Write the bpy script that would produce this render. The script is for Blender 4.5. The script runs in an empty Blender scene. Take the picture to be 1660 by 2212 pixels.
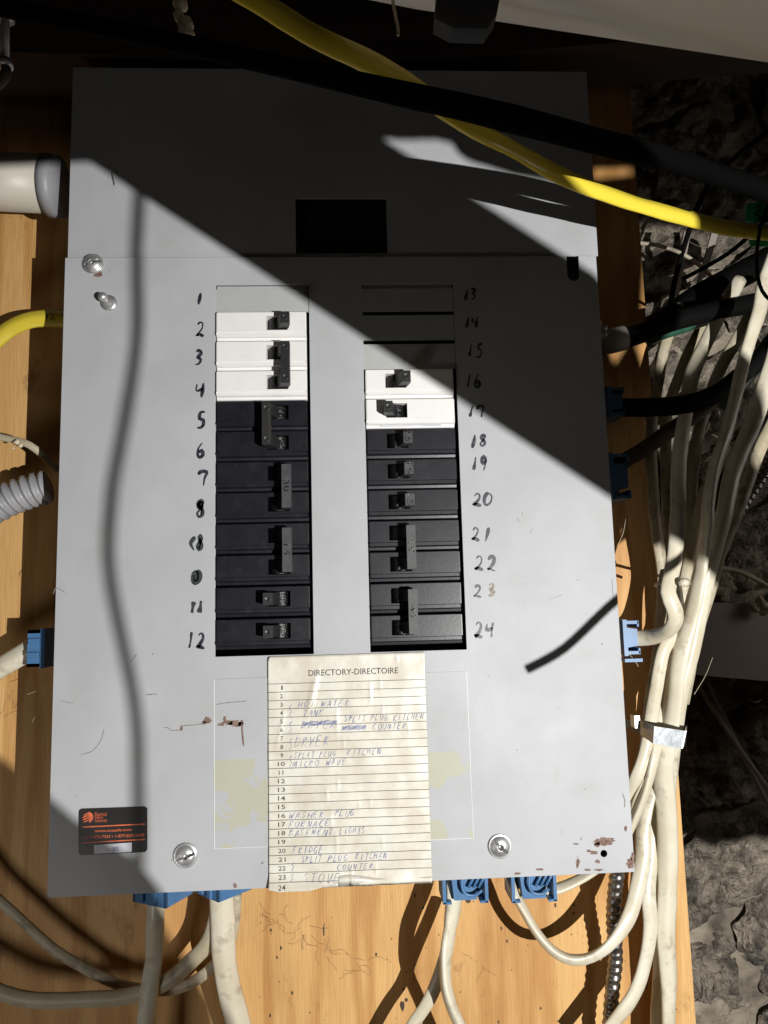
import bpy, bmesh, math, random
from mathutils import Vector, Matrix, Euler, noise
random.seed(7)
S = bpy.context.scene
COL = S.collection
# ------------------------------------------------------------------ camera
CAM = Vector((0.20848, -0.51110, -0.25439)); ROT = Euler((1.68701, 0.02520, -0.04310), 'XYZ')
F, CX, CY = 1534.0, 830.0, 1106.0
cd = bpy.data.cameras.new('camera'); cam = bpy.data.objects.new('camera', cd); COL.objects.link(cam)
cam.location = CAM; cam.rotation_euler = ROT
cd.sensor_fit = 'VERTICAL'; cd.sensor_height = 24; cd.lens = 24 * F / 2212; cd.clip_start = .01; cd.clip_end = 50
S.camera = cam
RM = ROT.to_matrix()
# ------------------------------------------------------------------ world: a dim basement, no daylight
w = bpy.data.worlds.new('World'); S.world = w; w.use_nodes = True
w.node_tree.nodes['Background'].inputs[0].default_value = (1, .86, .70, 1)
w.node_tree.nodes['Background'].inputs[1].default_value = .0026
S.view_settings.view_transform = 'Standard'; S.view_settings.look = 'None'
S.view_settings.exposure = 0; S.view_settings.gamma = 1
# ------------------------------------------------------------------ lamps: the hard work light low on the right, and three added weak fills
LP = Vector((.56626, -.78302, -.39032))
def lamp(name, kind, loc, power, color, size, target=None):
    l = bpy.data.lights.new(name, kind); l.energy = power; l.color = color
    if kind == 'AREA': l.shape = 'DISK'; l.size = size
    else: l.shadow_soft_size = size
    o = bpy.data.objects.new(name, l); COL.objects.link(o); o.location = loc
    if target is not None: o.rotation_euler = (Vector(target) - Vector(loc)).to_track_quat('-Z', 'Y').to_euler()
    return o
lamp('work_light', 'POINT', LP, 43, (1, .985, .955), .0018)
lamp('top_fill', 'AREA', (.27, -.50, -.10), .024, (1, .93, .84), .07, (.26, -.1, .02))  # added fill near the camera, brightens the things at the top
lamp('corner_fill', 'AREA', (-.16, -.30, -.62), .36, (1, .95, .9), .16, (.02, 0, -.46))  # added fill that lifts the shaded lower left corner, no lamp there

lamp('side_fill', 'AREA', (.95, -.02, -.15), .22, (1, .92, .84), .16, (.60, .30, -.28))  # added fill from the right for the stone wall and duct

def at(u, v, y):
    d = RM @ Vector(((u - CX) / F, (CY - v) / F, -1))
    return CAM + d * ((y - CAM.y) / d.y)
def wd(px, y): return px * (y - CAM.y) / F          # metres spanned by px at depth y
def toward(u, v, ys, k):                            # point on the ray from a shaded spot to the lamp
    s = at(u, v, ys); return s + (LP - s) * k

# ------------------------------------------------------------------ materials
def mat(name, col, rough=.5, metal=0, bump=0, bscale=200, var=0, vscale=12, col2=None, coat=0, stretch=(1, 1, 1),
        dirt=0, dscale=40, dcol=(.05, .035, .02), spec=.5, bdist=.001, detail=5, contrast=(.35, .65), drange=(.55, .72), wave=0, nr=.55):
    m = bpy.data.materials.new(name); m.use_nodes = True; nt = m.node_tree; N = nt.nodes; Lk = nt.links
    b = N['Principled BSDF']; b.inputs['Base Color'].default_value = (*col, 1)
    b.inputs['Roughness'].default_value = rough; b.inputs['Metallic'].default_value = metal
    b.inputs['Specular IOR Level'].default_value = spec
    if coat: b.inputs['Coat Weight'].default_value = coat; b.inputs['Coat Roughness'].default_value = .12
    geo = N.new('ShaderNodeNewGeometry'); mp = N.new('ShaderNodeMapping'); mp.inputs['Scale'].default_value = stretch
    Lk.new(geo.outputs['Position'], mp.inputs['Vector'])
    last = None
    def noi(s, det=detail, r=.55):
        n = N.new('ShaderNodeTexNoise'); n.inputs['Scale'].default_value = s; n.inputs['Detail'].default_value = det
        n.inputs['Roughness'].default_value = r; Lk.new(mp.outputs[0], n.inputs['Vector']); return n
    if var or col2:
        n = noi(vscale, detail, nr); r = N.new('ShaderNodeValToRGB')
        r.color_ramp.elements[0].position = contrast[0]; r.color_ramp.elements[1].position = contrast[1]
        c2 = col2 if col2 else tuple(c * (1 - var) for c in col)
        r.color_ramp.elements[0].color = (*c2, 1); r.color_ramp.elements[1].color = (*col, 1)
        Lk.new(n.outputs[0], r.inputs[0]); last = r.outputs[0]
    if dirt:
        n = noi(dscale, 8, .65); r = N.new('ShaderNodeValToRGB')
        r.color_ramp.elements[0].position = drange[0]; r.color_ramp.elements[1].position = drange[1]
        r.color_ramp.elements[0].color = (0, 0, 0, 1); r.color_ramp.elements[1].color = (dirt, dirt, dirt, 1)
        Lk.new(n.outputs[0], r.inputs[0])
        mx = N.new('ShaderNodeMix'); mx.data_type = 'RGBA'; Lk.new(r.outputs[0], mx.inputs[0])
        if last: Lk.new(last, mx.inputs[6])
        else: mx.inputs[6].default_value = (*col, 1)
        mx.inputs[7].default_value = (*dcol, 1); last = mx.outputs[2]
    if last: Lk.new(last, b.inputs['Base Color'])
    if wave:
        n2 = noi(16, 2, .4); w2 = N.new('ShaderNodeBump'); w2.inputs['Strength'].default_value = .55; w2.inputs['Distance'].default_value = wave
        Lk.new(n2.outputs[0], w2.inputs['Height'])
        n3 = noi(9, 4, .6); r3 = N.new('ShaderNodeMapRange'); r3.inputs[1].default_value = .3; r3.inputs[2].default_value = .7; r3.inputs[3].default_value = rough - .10; r3.inputs[4].default_value = rough + .10
        Lk.new(n3.outputs[0], r3.inputs[0]); Lk.new(r3.outputs[0], b.inputs['Roughness'])
    if bump:
        n = noi(bscale, 6); bp = N.new('ShaderNodeBump'); bp.inputs['Strength'].default_value = bump
        bp.inputs['Distance'].default_value = bdist
        Lk.new(n.outputs[0], bp.inputs['Height']); Lk.new(bp.outputs[0], b.inputs['Normal'])
        if wave: Lk.new(w2.outputs[0], bp.inputs['Normal'])
    return m
M = {}
M['paint'] = mat('grey_enamel', (.435, .445, .46), .50, spec=.26, bump=.3, bscale=700, var=.09, vscale=14, dirt=.3, dscale=22, dcol=(.33, .325, .31), bdist=.0004, wave=.004)
M['paint_box'] = mat('grey_enamel_box', (.30, .30, .30), .5, bump=.1, bscale=600, var=.1)
M['filler'] = mat('filler_enamel', (.42, .43, .42), .45, bump=.1, bscale=900, var=.06, vscale=50, bdist=.0003)
M['inside'] = mat('dark_interior', (.004, .004, .004), .8)
M['white'] = mat('white_plastic', (.78, .765, .75), .4, bump=.05, bscale=300, var=.04, vscale=60, dirt=.25, dscale=120, dcol=(.45, .42, .36), drange=(.6, .75))
M['black'] = mat('black_plastic', (.0065, .0068, .011), .34, bump=.10, bscale=400, col2=(.011, .0115, .016), vscale=90, dirt=.3, dscale=120, dcol=(.04, .04, .043), bdist=.0004)
M['toggle'] = mat('toggle_plastic', (.018, .018, .019), .42, bump=.15, bscale=700, dirt=.4, dscale=300, dcol=(.05, .048, .045), bdist=.0003)
M['toggle_grey'] = mat('worn_handle_plastic', (.060, .060, .063), .5, bump=.15, bscale=700, var=.35, vscale=150, bdist=.0003)
M['well'] = mat('well_black', (.006, .006, .006), .28, bump=.8, bscale=500)
M['ink'] = mat('marker_ink', (.012, .010, .020), .45, col2=(.055, .06, .085), vscale=350, contrast=(.38, .52))
M['ink_smear'] = mat('smeared_marker', (.010, .014, .015), .5, col2=(.04, .05, .05), vscale=600, contrast=(.42, .6))
M['ink_brown'] = mat('faded_marker', (.16, .12, .09), .6, col2=(.33, .29, .24), vscale=420)
M['pen'] = mat('blue_pen', (.11, .14, .29), .5, col2=(.30, .32, .43), vscale=260)
M['pen_grey'] = mat('dark_pen', (.10, .12, .19), .5, col2=(.26, .27, .33), vscale=260)
M['print'] = mat('black_print', (.055, .05, .045), .6)
M['card'] = mat('aged_card', (.70, .675, .60), .42, bump=.45, bscale=55, col2=(.60, .555, .46), vscale=60, dirt=.6, dscale=34, dcol=(.46, .34, .15), coat=.7, bdist=.0012, contrast=(.38, .6), drange=(.62, .76))
M['sticker'] = mat('black_vinyl', (.012, .010, .010), .35)
M['orange'] = mat('orange_print', (.80, .17, .06), .4, col2=(.45, .09, .04), vscale=120)
M['silver_label'] = mat('silver_label', (.62, .62, .68), .35, var=.3, vscale=60)
M['navy'] = mat('navy_print', (.02, .03, .14), .4)
M['zinc'] = mat('zinc_steel', (.66, .66, .66), .42, .75, bump=.2, bscale=500, var=.25, vscale=160, bdist=.0003)
M['strap'] = mat('bright_strap', (.72, .76, .80), .30, .85, bump=.35, bscale=260, var=.25, vscale=160, bdist=.0004)
M['steel_dark'] = mat('armour_steel', (.30, .285, .27), .33, .9, bump=.2, bscale=400, var=.4, vscale=100, dirt=.5, dscale=120)
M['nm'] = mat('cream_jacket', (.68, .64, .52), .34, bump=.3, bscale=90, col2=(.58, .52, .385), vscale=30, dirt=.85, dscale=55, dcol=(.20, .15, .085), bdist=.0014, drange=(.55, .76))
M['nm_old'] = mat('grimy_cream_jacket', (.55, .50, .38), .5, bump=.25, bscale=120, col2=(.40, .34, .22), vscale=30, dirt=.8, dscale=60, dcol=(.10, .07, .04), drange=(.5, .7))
M['yellow'] = mat('yellow_jacket', (.68, .54, .05), .26, bump=.1, bscale=80, var=.08, vscale=30)
M['rubber'] = mat('black_rubber', (.0035, .0035, .0035), .7, spec=.09, bump=.3, bscale=200, dirt=.4, dscale=120, dcol=(.009, .008, .007))
M['brownc'] = mat('brown_cloth_jacket', (.10, .070, .040), .7, bump=.6, bscale=240, col2=(.045, .03, .02), vscale=60)
M['green'] = mat('green_jacket', (.035, .12, .08), .4, bump=.3, bscale=120, var=.4, vscale=60)
M['tag'] = mat('green_tag', (.02, .36, .15), .5, bump=.2, bscale=90)
M['blue'] = mat('blue_plastic', (.07, .18, .36), .40, bump=.06, bscale=200, var=.12, vscale=60, dirt=.5, dscale=90, dcol=(.10, .11, .12))
M['flex'] = mat('grey_flex', (.33, .33, .34), .40, bump=.1, bscale=200, var=.15, vscale=60)
M['pvc'] = mat('white_pvc', (.62, .585, .52), .45, bump=.12, bscale=60, col2=(.52, .48, .40), vscale=20, dirt=.5, dscale=40, dcol=(.22, .18, .12))
M['pvc_lip'] = mat('bluish_pvc', (.30, .30, .32), .45, bump=.25, bscale=100, var=.15, dirt=.4, dscale=80, dcol=(.2, .2, .2))
M['board'] = mat('painted_board', (.78, .74, .69), .6, bump=.2, bscale=80, var=.08, vscale=8)
M['joist'] = mat('dark_joist', (.055, .032, .018), .85, bump=.5, bscale=40, var=.5, vscale=10, stretch=(.3, 1, 2))
M['duct'] = mat('dull_grey_duct', (.42, .37, .33), .6, var=.15, vscale=10)
M['rust'] = mat('rust_brown', (.125, .055, .036), .7, bump=.8, bscale=700, col2=(.25, .18, .15), vscale=420)
M['mark'] = mat('scratch_grey', (.13, .12, .11), .7, col2=(.3, .3, .29), vscale=500)
M['glint'] = mat('edge_glint', (.85, .85, .85), .35)
M['fuzz'] = mat('dusty_fibre', (.72, .62, .46), .9, var=.4, vscale=150)
M['mortar'] = mat('mortar', (.50, .43, .33), .95, bump=.9, bscale=70, col2=(.12, .10, .08), vscale=22, bdist=.008)
M['stone'] = mat('mossy_stone', (.56, .48, .38), .9, bump=1, bscale=150, col2=(.13, .11, .085), vscale=34, detail=12, nr=.78, dirt=.8, dscale=30, dcol=(.035, .031, .030), bdist=.012, drange=(.5, .64), contrast=(.4, .62))
M['navyb'] = mat('navy_hanger', (.004, .005, .009), .6, bump=.2, bscale=60)
# plywood: rotary-cut softwood face, grain running upward
def plywood():
    m = bpy.data.materials.new('orange_plywood'); m.use_nodes = True; N = m.node_tree.nodes; Lk = m.node_tree.links
    b = N['Principled BSDF']; b.inputs['Roughness'].default_value = .62
    g = N.new('ShaderNodeNewGeometry')
    def mapping(s):
        mp = N.new('ShaderNodeMapping'); mp.inputs['Scale'].default_value = s; Lk.new(g.outputs['Position'], mp.inputs['Vector']); return mp
    m1 = mapping((1, 1, .10)); w1 = N.new('ShaderNodeTexNoise'); w1.inputs['Scale'].default_value = 22; w1.inputs['Detail'].default_value = 2
    Lk.new(m1.outputs[0], w1.inputs['Vector'])
    # rings: sine of a stretched noise gives the wandering late-wood lines
    mu = N.new('ShaderNodeMath'); mu.operation = 'MULTIPLY'; mu.inputs[1].default_value = 26; Lk.new(w1.outputs[0], mu.inputs[0])
    si = N.new('ShaderNodeMath'); si.operation = 'SINE'; Lk.new(mu.outputs[0], si.inputs[0])
    r = N.new('ShaderNodeValToRGB'); e = r.color_ramp.elements
    e[0].position = .55; e[0].color = (.74, .455, .18, 1); e[1].position = 1; e[1].color = (.60, .325, .11, 1)
    mr = N.new('ShaderNodeMapRange'); mr.inputs[1].default_value = -1; mr.inputs[2].default_value = 1; Lk.new(si.outputs[0], mr.inputs[0]); Lk.new(mr.outputs[0], r.inputs[0])
    m2 = mapping((1, 1, .035)); f = N.new('ShaderNodeTexNoise'); f.inputs['Scale'].default_value = 900; f.inputs['Detail'].default_value = 4; Lk.new(m2.outputs[0], f.inputs['Vector'])
    r2 = N.new('ShaderNodeValToRGB'); e = r2.color_ramp.elements; e[0].position = .3; e[0].color = (.80, .74, .66, 1); e[1].position = .6; e[1].color = (1, 1, 1, 1); Lk.new(f.outputs[0], r2.inputs[0])
    mx = N.new('ShaderNodeMix'); mx.data_type = 'RGBA'; mx.blend_type = 'MULTIPLY'; mx.inputs[0].default_value = .8
    Lk.new(r.outputs[0], mx.inputs[6]); Lk.new(r2.outputs[0], mx.inputs[7])
    m3 = mapping((1, 1, .7)); d = N.new('ShaderNodeTexNoise'); d.inputs['Scale'].default_value = 38; d.inputs['Detail'].default_value = 8; d.inputs['Roughness'].default_value = .7; Lk.new(m3.outputs[0], d.inputs['Vector'])
    r3 = N.new('ShaderNodeValToRGB'); e = r3.color_ramp.elements; e[0].position = .60; e[0].color = (0, 0, 0, 1); e[1].position = .76; e[1].color = (.75, .75, .75, 1); Lk.new(d.outputs[0], r3.inputs[0])
    mx2 = N.new('ShaderNodeMix'); mx2.data_type = 'RGBA'; Lk.new(r3.outputs[0], mx2.inputs[0]); Lk.new(mx.outputs[2], mx2.inputs[6]); mx2.inputs[7].default_value = (.17, .085, .03, 1)
    m4 = mapping((1, 1, .35)); d4 = N.new('ShaderNodeTexNoise'); d4.inputs['Scale'].default_value = 11; d4.inputs['Detail'].default_value = 4; Lk.new(m4.outputs[0], d4.inputs['Vector'])
    r4 = N.new('ShaderNodeValToRGB'); e = r4.color_ramp.elements; e[0].position = .35; e[0].color = (.78, .70, .60, 1); e[1].position = .6; e[1].color = (1, 1, 1, 1); Lk.new(d4.outputs[0], r4.inputs[0])
    mx4 = N.new('ShaderNodeMix'); mx4.data_type = 'RGBA'; mx4.blend_type = 'MULTIPLY'; mx4.inputs[0].default_value = 1; Lk.new(mx2.outputs[2], mx4.inputs[6]); Lk.new(r4.outputs[0], mx4.inputs[7])
    Lk.new(mx4.outputs[2], b.inputs['Base Color'])
    bp = N.new('ShaderNodeBump'); bp.inputs['Strength'].default_value = .5; bp.inputs['Distance'].default_value = .0006; Lk.new(f.outputs[0], bp.inputs['Height']); Lk.new(bp.outputs[0], b.inputs['Normal'])
    return m
M['ply'] = plywood()
# paint of the recessed rectangle: same enamel, with old yellowed tape glue low down
def residue():
    m = M['paint'].copy(); m.name = 'enamel_with_tape_residue'; N = m.node_tree.nodes; Lk = m.node_tree.links
    b = N['Principled BSDF']; src = b.inputs['Base Color'].links[0].from_socket
    g = N.new('ShaderNodeNewGeometry'); sp = N.new('ShaderNodeSeparateXYZ'); Lk.new(g.outputs['Position'], sp.inputs[0])
    n = N.new('ShaderNodeTexNoise'); n.inputs['Scale'].default_value = 26; n.inputs['Detail'].default_value = 5; n.inputs['Roughness'].default_value = .6; Lk.new(g.outputs['Position'], n.inputs['Vector'])
    gt = N.new('ShaderNodeMapRange'); gt.inputs[1].default_value = .485; gt.inputs[2].default_value = .50; Lk.new(n.outputs[0], gt.inputs[0])
    lo = N.new('ShaderNodeMapRange'); lo.inputs[1].default_value = -.3640; lo.inputs[2].default_value = -.3650; Lk.new(sp.outputs['Z'], lo.inputs[0])
    a = N.new('ShaderNodeMath'); a.operation = 'MULTIPLY'; Lk.new(gt.outputs[0], a.inputs[0]); Lk.new(lo.outputs[0], a.inputs[1])
    a2 = N.new('ShaderNodeMath'); a2.operation = 'MULTIPLY'; a2.inputs[1].default_value = .85; Lk.new(a.outputs[0], a2.inputs[0])
    mx = N.new('ShaderNodeMix'); mx.data_type = 'RGBA'; Lk.new(a2.outputs[0], mx.inputs[0]); Lk.new(src, mx.inputs[6]); mx.inputs[7].default_value = (.43, .425, .315, 1)
    Lk.new(mx.outputs[2], b.inputs['Base Color']); return m
M['residue'] = residue()
M['brass'] = mat('worn_brass', (.10, .065, .04), .5)

# ------------------------------------------------------------------ object helpers
def link(name, bm, m, parent=None, smooth=False):
    me = bpy.data.meshes.new(name); bmesh.ops.recalc_face_normals(bm, faces=bm.faces[:]); bm.to_mesh(me); bm.free()
    me.materials.append(m)
    if smooth:
        for p in me.polygons: p.use_smooth = True
    o = bpy.data.objects.new(name, me); COL.objects.link(o)
    if parent: o.parent = parent; o.matrix_parent_inverse = parent_inv(parent)
    return o
def parent_inv(p):
    mtx = Matrix.Translation(p.location) if p.parent is None else Matrix.Translation(p.location + p.parent.location)
    return mtx.inverted()
def tag(o, label=None, cat=None, group=None, kind=None):
    if label: o['label'] = label
    if cat: o['category'] = cat
    if group: o['group'] = group
    if kind: o['kind'] = kind
    return o
def empty(name, loc, label, cat, group=None):
    o = bpy.data.objects.new(name, None); COL.objects.link(o); o.location = loc; o.empty_display_size = .01
    return tag(o, label, cat, group)
def box(bm, x0, x1, y0, y1, z0, z1):
    vs = [bm.verts.new((x, y, z)) for x in (x0, x1) for y in (y0, y1) for z in (z0, z1)]
    for f in ((0, 1, 3, 2), (4, 6, 7, 5), (0, 4, 5, 1), (2, 3, 7, 6), (0, 2, 6, 4), (1, 5, 7, 3)): bm.faces.new([vs[i] for i in f])
    return vs
def hexa(bm, a, b):                                  # a, b: two quads of points, joined
    va = [bm.verts.new(p) for p in a]; vb = [bm.verts.new(p) for p in b]; n = len(a)
    bm.faces.new(va); bm.faces.new(vb[::-1])
    for i in range(n): bm.faces.new((va[i], va[(i + 1) % n], vb[(i + 1) % n], vb[i]))
def bevel(bm, wdt, seg=2, ang=30):
    es = [e for e in bm.edges if len(e.link_faces) == 2 and e.calc_face_angle(0) > math.radians(ang)]
    bmesh.ops.bevel(bm, geom=es, offset=wdt, segments=seg, affect='EDGES', profile=.5)
def prism(bm, pts, y0, y1):                          # outline in (x, z), extruded along y
    hexa(bm, [(p[0], y0, p[1]) for p in pts], [(p[0], y1, p[1]) for p in pts])
def plate(xs, zs, hole, y0, y1):                     # sheet made of grid cells; hole(xmid, zmid) leaves a cell out
    bm = bmesh.new(); V = {}
    def v(i, j, y):
        k = (i, j, y)
        if k not in V: V[k] = bm.verts.new((xs[i], y, zs[j]))
        return V[k]
    nx, nz = len(xs) - 1, len(zs) - 1
    solid = lambda i, j: 0 <= i < nx and 0 <= j < nz and not hole((xs[i] + xs[i + 1]) / 2, (zs[j] + zs[j + 1]) / 2)
    for i in range(nx):
        for j in range(nz):
            if not solid(i, j): continue
            bm.faces.new([v(i, j, y0), v(i + 1, j, y0), v(i + 1, j + 1, y0), v(i, j + 1, y0)])
            bm.faces.new([v(i, j, y1), v(i, j + 1, y1), v(i + 1, j + 1, y1), v(i + 1, j, y1)])
            for (di, dj, a, b) in ((-1, 0, (i, j), (i, j + 1)), (1, 0, (i + 1, j), (i + 1, j + 1)), (0, -1, (i, j), (i + 1, j)), (0, 1, (i, j + 1), (i + 1, j + 1))):
                if not solid(i + di, j + dj): bm.faces.new([v(*a, y0), v(*b, y0), v(*b, y1), v(*a, y1)])
    return bm
def boolean(o, bms, op='DIFFERENCE'):
    for b in bms:
        me = bpy.data.meshes.new('cutter'); bmesh.ops.recalc_face_normals(b, faces=b.faces[:]); b.to_mesh(me); b.free(); c = bpy.data.objects.new('cutter', me); COL.objects.link(c)
        md = o.modifiers.new('b', 'BOOLEAN'); md.operation = op; md.object = c; md.solver = 'EXACT'
        dg = bpy.context.evaluated_depsgraph_get(); new = bpy.data.meshes.new_from_object(o.evaluated_get(dg))
        o.modifiers.clear(); old = o.data; o.data = new; new.name = old.name
        bpy.data.objects.remove(c)
def cyl(bm, c, r, h, axis='y', n=24, r2=None):
    c = Vector(c); r2 = r if r2 is None else r2
    def P(a, rr, t):
        ca, sa = math.cos(a) * rr, math.sin(a) * rr
        return c + (Vector((ca, t, sa)) if axis == 'y' else Vector((ca, sa, t)) if axis == 'z' else Vector((t, ca, sa)))
    hexa(bm, [P(2 * math.pi * i / n, r, 0) for i in range(n)], [P(2 * math.pi * i / n, r2, h) for i in range(n)])
def lathe(bm, c, prof, n=28):                        # axis along -y; prof: (radius, height toward the viewer)
    rings = []
    for r, h in prof:
        if r < 1e-6: rings.append([bm.verts.new((c[0], c[1] - h, c[2]))])
        else: rings.append([bm.verts.new((c[0] + r * math.cos(2 * math.pi * i / n), c[1] - h, c[2] + r * math.sin(2 * math.pi * i / n))) for i in range(n)])
    for a, b in zip(rings, rings[1:]):
        for i in range(n):
            j = (i + 1) % n
            if len(b) == 1: bm.faces.new((a[i], a[j], b[0]))
            elif len(a) == 1: bm.faces.new((a[0], b[j], b[i]))
            else: bm.faces.new((a[i], a[j], b[j], b[i]))
def spline(P, step=.004):                            # Catmull-Rom through 3-D points
    P = [Vector(p) for p in P]; P = [P[0] * 2 - P[1]] + P + [P[-1] * 2 - P[-2]]; out = []
    for i in range(1, len(P) - 2):
        a, b, c, d = P[i - 1:i + 3]; n = max(2, int((c - b).length / step))
        for k in range(n):
            t = k / n; out.append(.5 * ((2 * b) + (c - a) * t + (2 * a - 5 * b + 4 * c - d) * t * t + (3 * b - a - 3 * c + d) * t ** 3))
    out.append(P[-2]); return out
def sweep(bm, pts, shape, n=18, cap=True, facing=Vector((0, -1, 0))):
    """shape(s, theta) -> (across, out): across lies in the wall plane, out faces the viewer"""
    s = 0; rings = []
    for i, p in enumerate(pts):
        t = (pts[min(i + 1, len(pts) - 1)] - pts[max(i - 1, 0)]).normalized()
        f = facing - t * facing.dot(t)
        if f.length < 1e-4: f = Vector((0, 0, 1)) - t * t.z
        f.normalize(); a = t.cross(f)
        if i: s += (p - pts[i - 1]).length
        rings.append([bm.verts.new(p + a * u + f * v) for (u, v) in (shape(s, 2 * math.pi * k / n) for k in range(n))])
    for a, b in zip(rings, rings[1:]):
        for k in range(n): bm.faces.new((a[k], a[(k + 1) % n], b[(k + 1) % n], b[k]))
    if cap: bm.faces.new(rings[0]); bm.faces.new(rings[-1][::-1])
def path(P): return spline([at(u, v, y) for (u, v, y) in P])
def cable(name, P, wpx, m, label, cat='cable', group=None, flat=.70, twist=0, lobes=.15, tw0=0, step=.004):
    """flat-sided sheathed cable; P = (u, v, depth)"""
    ps = path(P); kd = random.random() * 40; ps = [p + Vector((noise.noise(p * 22 + Vector((kd, 0, 0))), .5 * noise.noise(p * 22 + Vector((0, kd, 0))), noise.noise(p * 22 + Vector((0, 0, kd))))) * .0022 for p in ps]
    ym = sum(p[2] for p in P) / len(P); r = wd(wpx, ym) / 2 * 1.1; sd = random.random() * 50
    def sh(s, th):
        ph = tw0 + twist * s * 40 + .25 * noise.noise(Vector((s * 14, sd, 0)))
        k = 1 + .07 * noise.noise(Vector((s * 30, sd, 3))) + .05 * noise.noise(Vector((s * 75, sd, math.cos(th))))
        rr = 1 - lobes * (abs(math.sin(th)) ** 4) + lobes * .5 * math.cos(4 * th)
        u, v = r * k * rr * math.cos(th), r * k * rr * flat * math.sin(th)
        return u * math.cos(ph) - v * math.sin(ph), u * math.sin(ph) + v * math.cos(ph)
    bm = bmesh.new(); sweep(bm, ps, sh, 20)
    o = link(name, bm, m, smooth=True); return tag(o, label, cat, group)
def tube(bm, pts, r, n=12, facing=Vector((0, -1, 0))): sweep(bm, pts, lambda s, th: (r * math.cos(th), r * math.sin(th)), n, facing=facing)
def ridged(name, P, wpx, m, label, pitch, depth=.14, cat='conduit', helix=1, square=0):
    ps = spline([at(u, v, y) for (u, v, y) in P], .0007); ym = sum(p[2] for p in P) / len(P); r = wd(wpx, ym) / 2
    def sh(s, th):
        q = math.sin(2 * math.pi * s / pitch + helix * th)
        if square: q = max(-1, min(1, q * 2.2))
        k = r * (1 - depth + depth * q); return k * math.cos(th), k * math.sin(th)
    bm = bmesh.new(); sweep(bm, ps, sh, 20); o = link(name, bm, m, smooth=True); return tag(o, label, cat)

# ------------------------------------------------------------------ the setting: stone wall, plywood
WY = .09
sw = empty('stone_wall', (.6, .36, -.3), 'rough mossy rubble stone wall behind the plywood at the right', 'wall')
bm = bmesh.new(); nx, nz = 130, 150
g = [[bm.verts.new((-1.0 + 2.6 * i / nx, .326 + .010 * noise.fractal(Vector((i * .22, 0, j * .22)), 1, 2, 4), -1.5 + 2.8 * j / nz)) for j in range(nz + 1)] for i in range(nx + 1)]
for i in range(nx):
    for j in range(nz): bm.faces.new((g[i][j], g[i + 1][j], g[i + 1][j + 1], g[i][j + 1]))
link('mortar_bed', bm, M['mortar'], sw, True)
def stone(cx, cz, w2, h2, rot, seed, y):
    bm = bmesh.new(); n = 40; R = []
    for i in range(n + 1):
        row = []
        for j in range(n + 1):
            a, b = 2 * i / n - 1, 2 * j / n - 1
            q = (abs(a) ** 9 + abs(b) ** 9); k = 1 / max(1, q ** (1 / 9)) if q > 0 else 1
            x, z = a * w2 * k, b * h2 * k
            x += .016 * noise.noise(Vector((z * 26, x * 9, seed))); z += .014 * noise.noise(Vector((x * 24, z * 9, seed + 5)))
            rim = max(abs(a), abs(b)); yy = y + .009 * max(0, rim - .85) / .15 + .006 * a * math.sin(seed) - .009 * 1.7 * noise.fractal(Vector((x * 30, z * 30, seed)), .8, 2.1, 7)
            row.append(bm.verts.new((cx + x * math.cos(rot) - z * math.sin(rot), yy, cz + x * math.sin(rot) + z * math.cos(rot))))
        R.append(row)
    for i in range(n):
        for j in range(n): bm.faces.new((R[i][j], R[i + 1][j], R[i + 1][j + 1], R[i][j + 1]))
    return bm
rr = random.Random(4); ang = math.radians(24)
for a in range(-6, 7):
    x = -.75 + rr.random() * .08
    while x < .75:
        wdt = rr.uniform(.10, .22); cx, cz = x + wdt / 2, a * .098
        X = .62 + cx * math.cos(ang) - cz * math.sin(ang); Z = -.25 + cx * math.sin(ang) + cz * math.cos(ang)
        x += wdt + .004
        if .26 < X < 1.0 and -.95 < Z < .42:
            link('stone', stone(X, Z, wdt / 2, .0475, ang + rr.uniform(-.06, .06), rr.random() * 90, .318 - rr.random() * .012), M['stone'], sw, True)
xr = (at(1371, 400, WY).x + at(1509, 2212, WY).x) / 2
bm = bmesh.new(); box(bm, -.75, xr, WY, WY + .019, -1.1, .26); bevel(bm, .0012)
tag(link('plywood_backboard', bm, M['ply']), 'orange plywood backboard that the grey breaker panel is screwed to', 'board')

# ------------------------------------------------------------------ the electrical panel
PZ = -.44985
pan = empty('electrical_panel', (.2, .05, PZ), 'large grey steel electrical panel with two columns of breakers', 'electrical panel')
XL0, XL1, XR0, XR1, ZT, ZB = .11096, .17987, .21988, .28856, -.02179, -.29452
slx0, slx1 = at(1225, 570, 0).x, at(1251, 570, 0).x; slz = at(1238, 594, 0).z
def tilt(u, v): q = at(u, v, 0); return q.x, q.z
xs = sorted([0, .004, XL0, XL1, XR0, XR1, slx0, slx1, .396, .40]); zs = sorted([PZ, PZ + .004, ZB, ZT, slz, 0])
def hole(x, z): return (ZB < z < ZT and (XL0 < x < XL1 or XR0 < x < XR1)) or (slx0 < x < slx1 and z > slz)
lc = link('lower_cover', plate(xs, zs, hole, 0, .0016), M['paint'], pan)
hx, hz = tilt(1305, 1844); cb = bmesh.new(); cyl(cb, (hx, -.01, hz), .0024, .03)
nb = bmesh.new(); cyl(nb, ((slx0 + slx1) / 2, -.01, slz), (slx1 - slx0) / 2, .03)
boolean(lc, [cb, nb])
md = lc.modifiers.new('edge', 'BEVEL'); md.width = .0005; md.segments = 2; md.limit_method = 'ANGLE'
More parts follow.
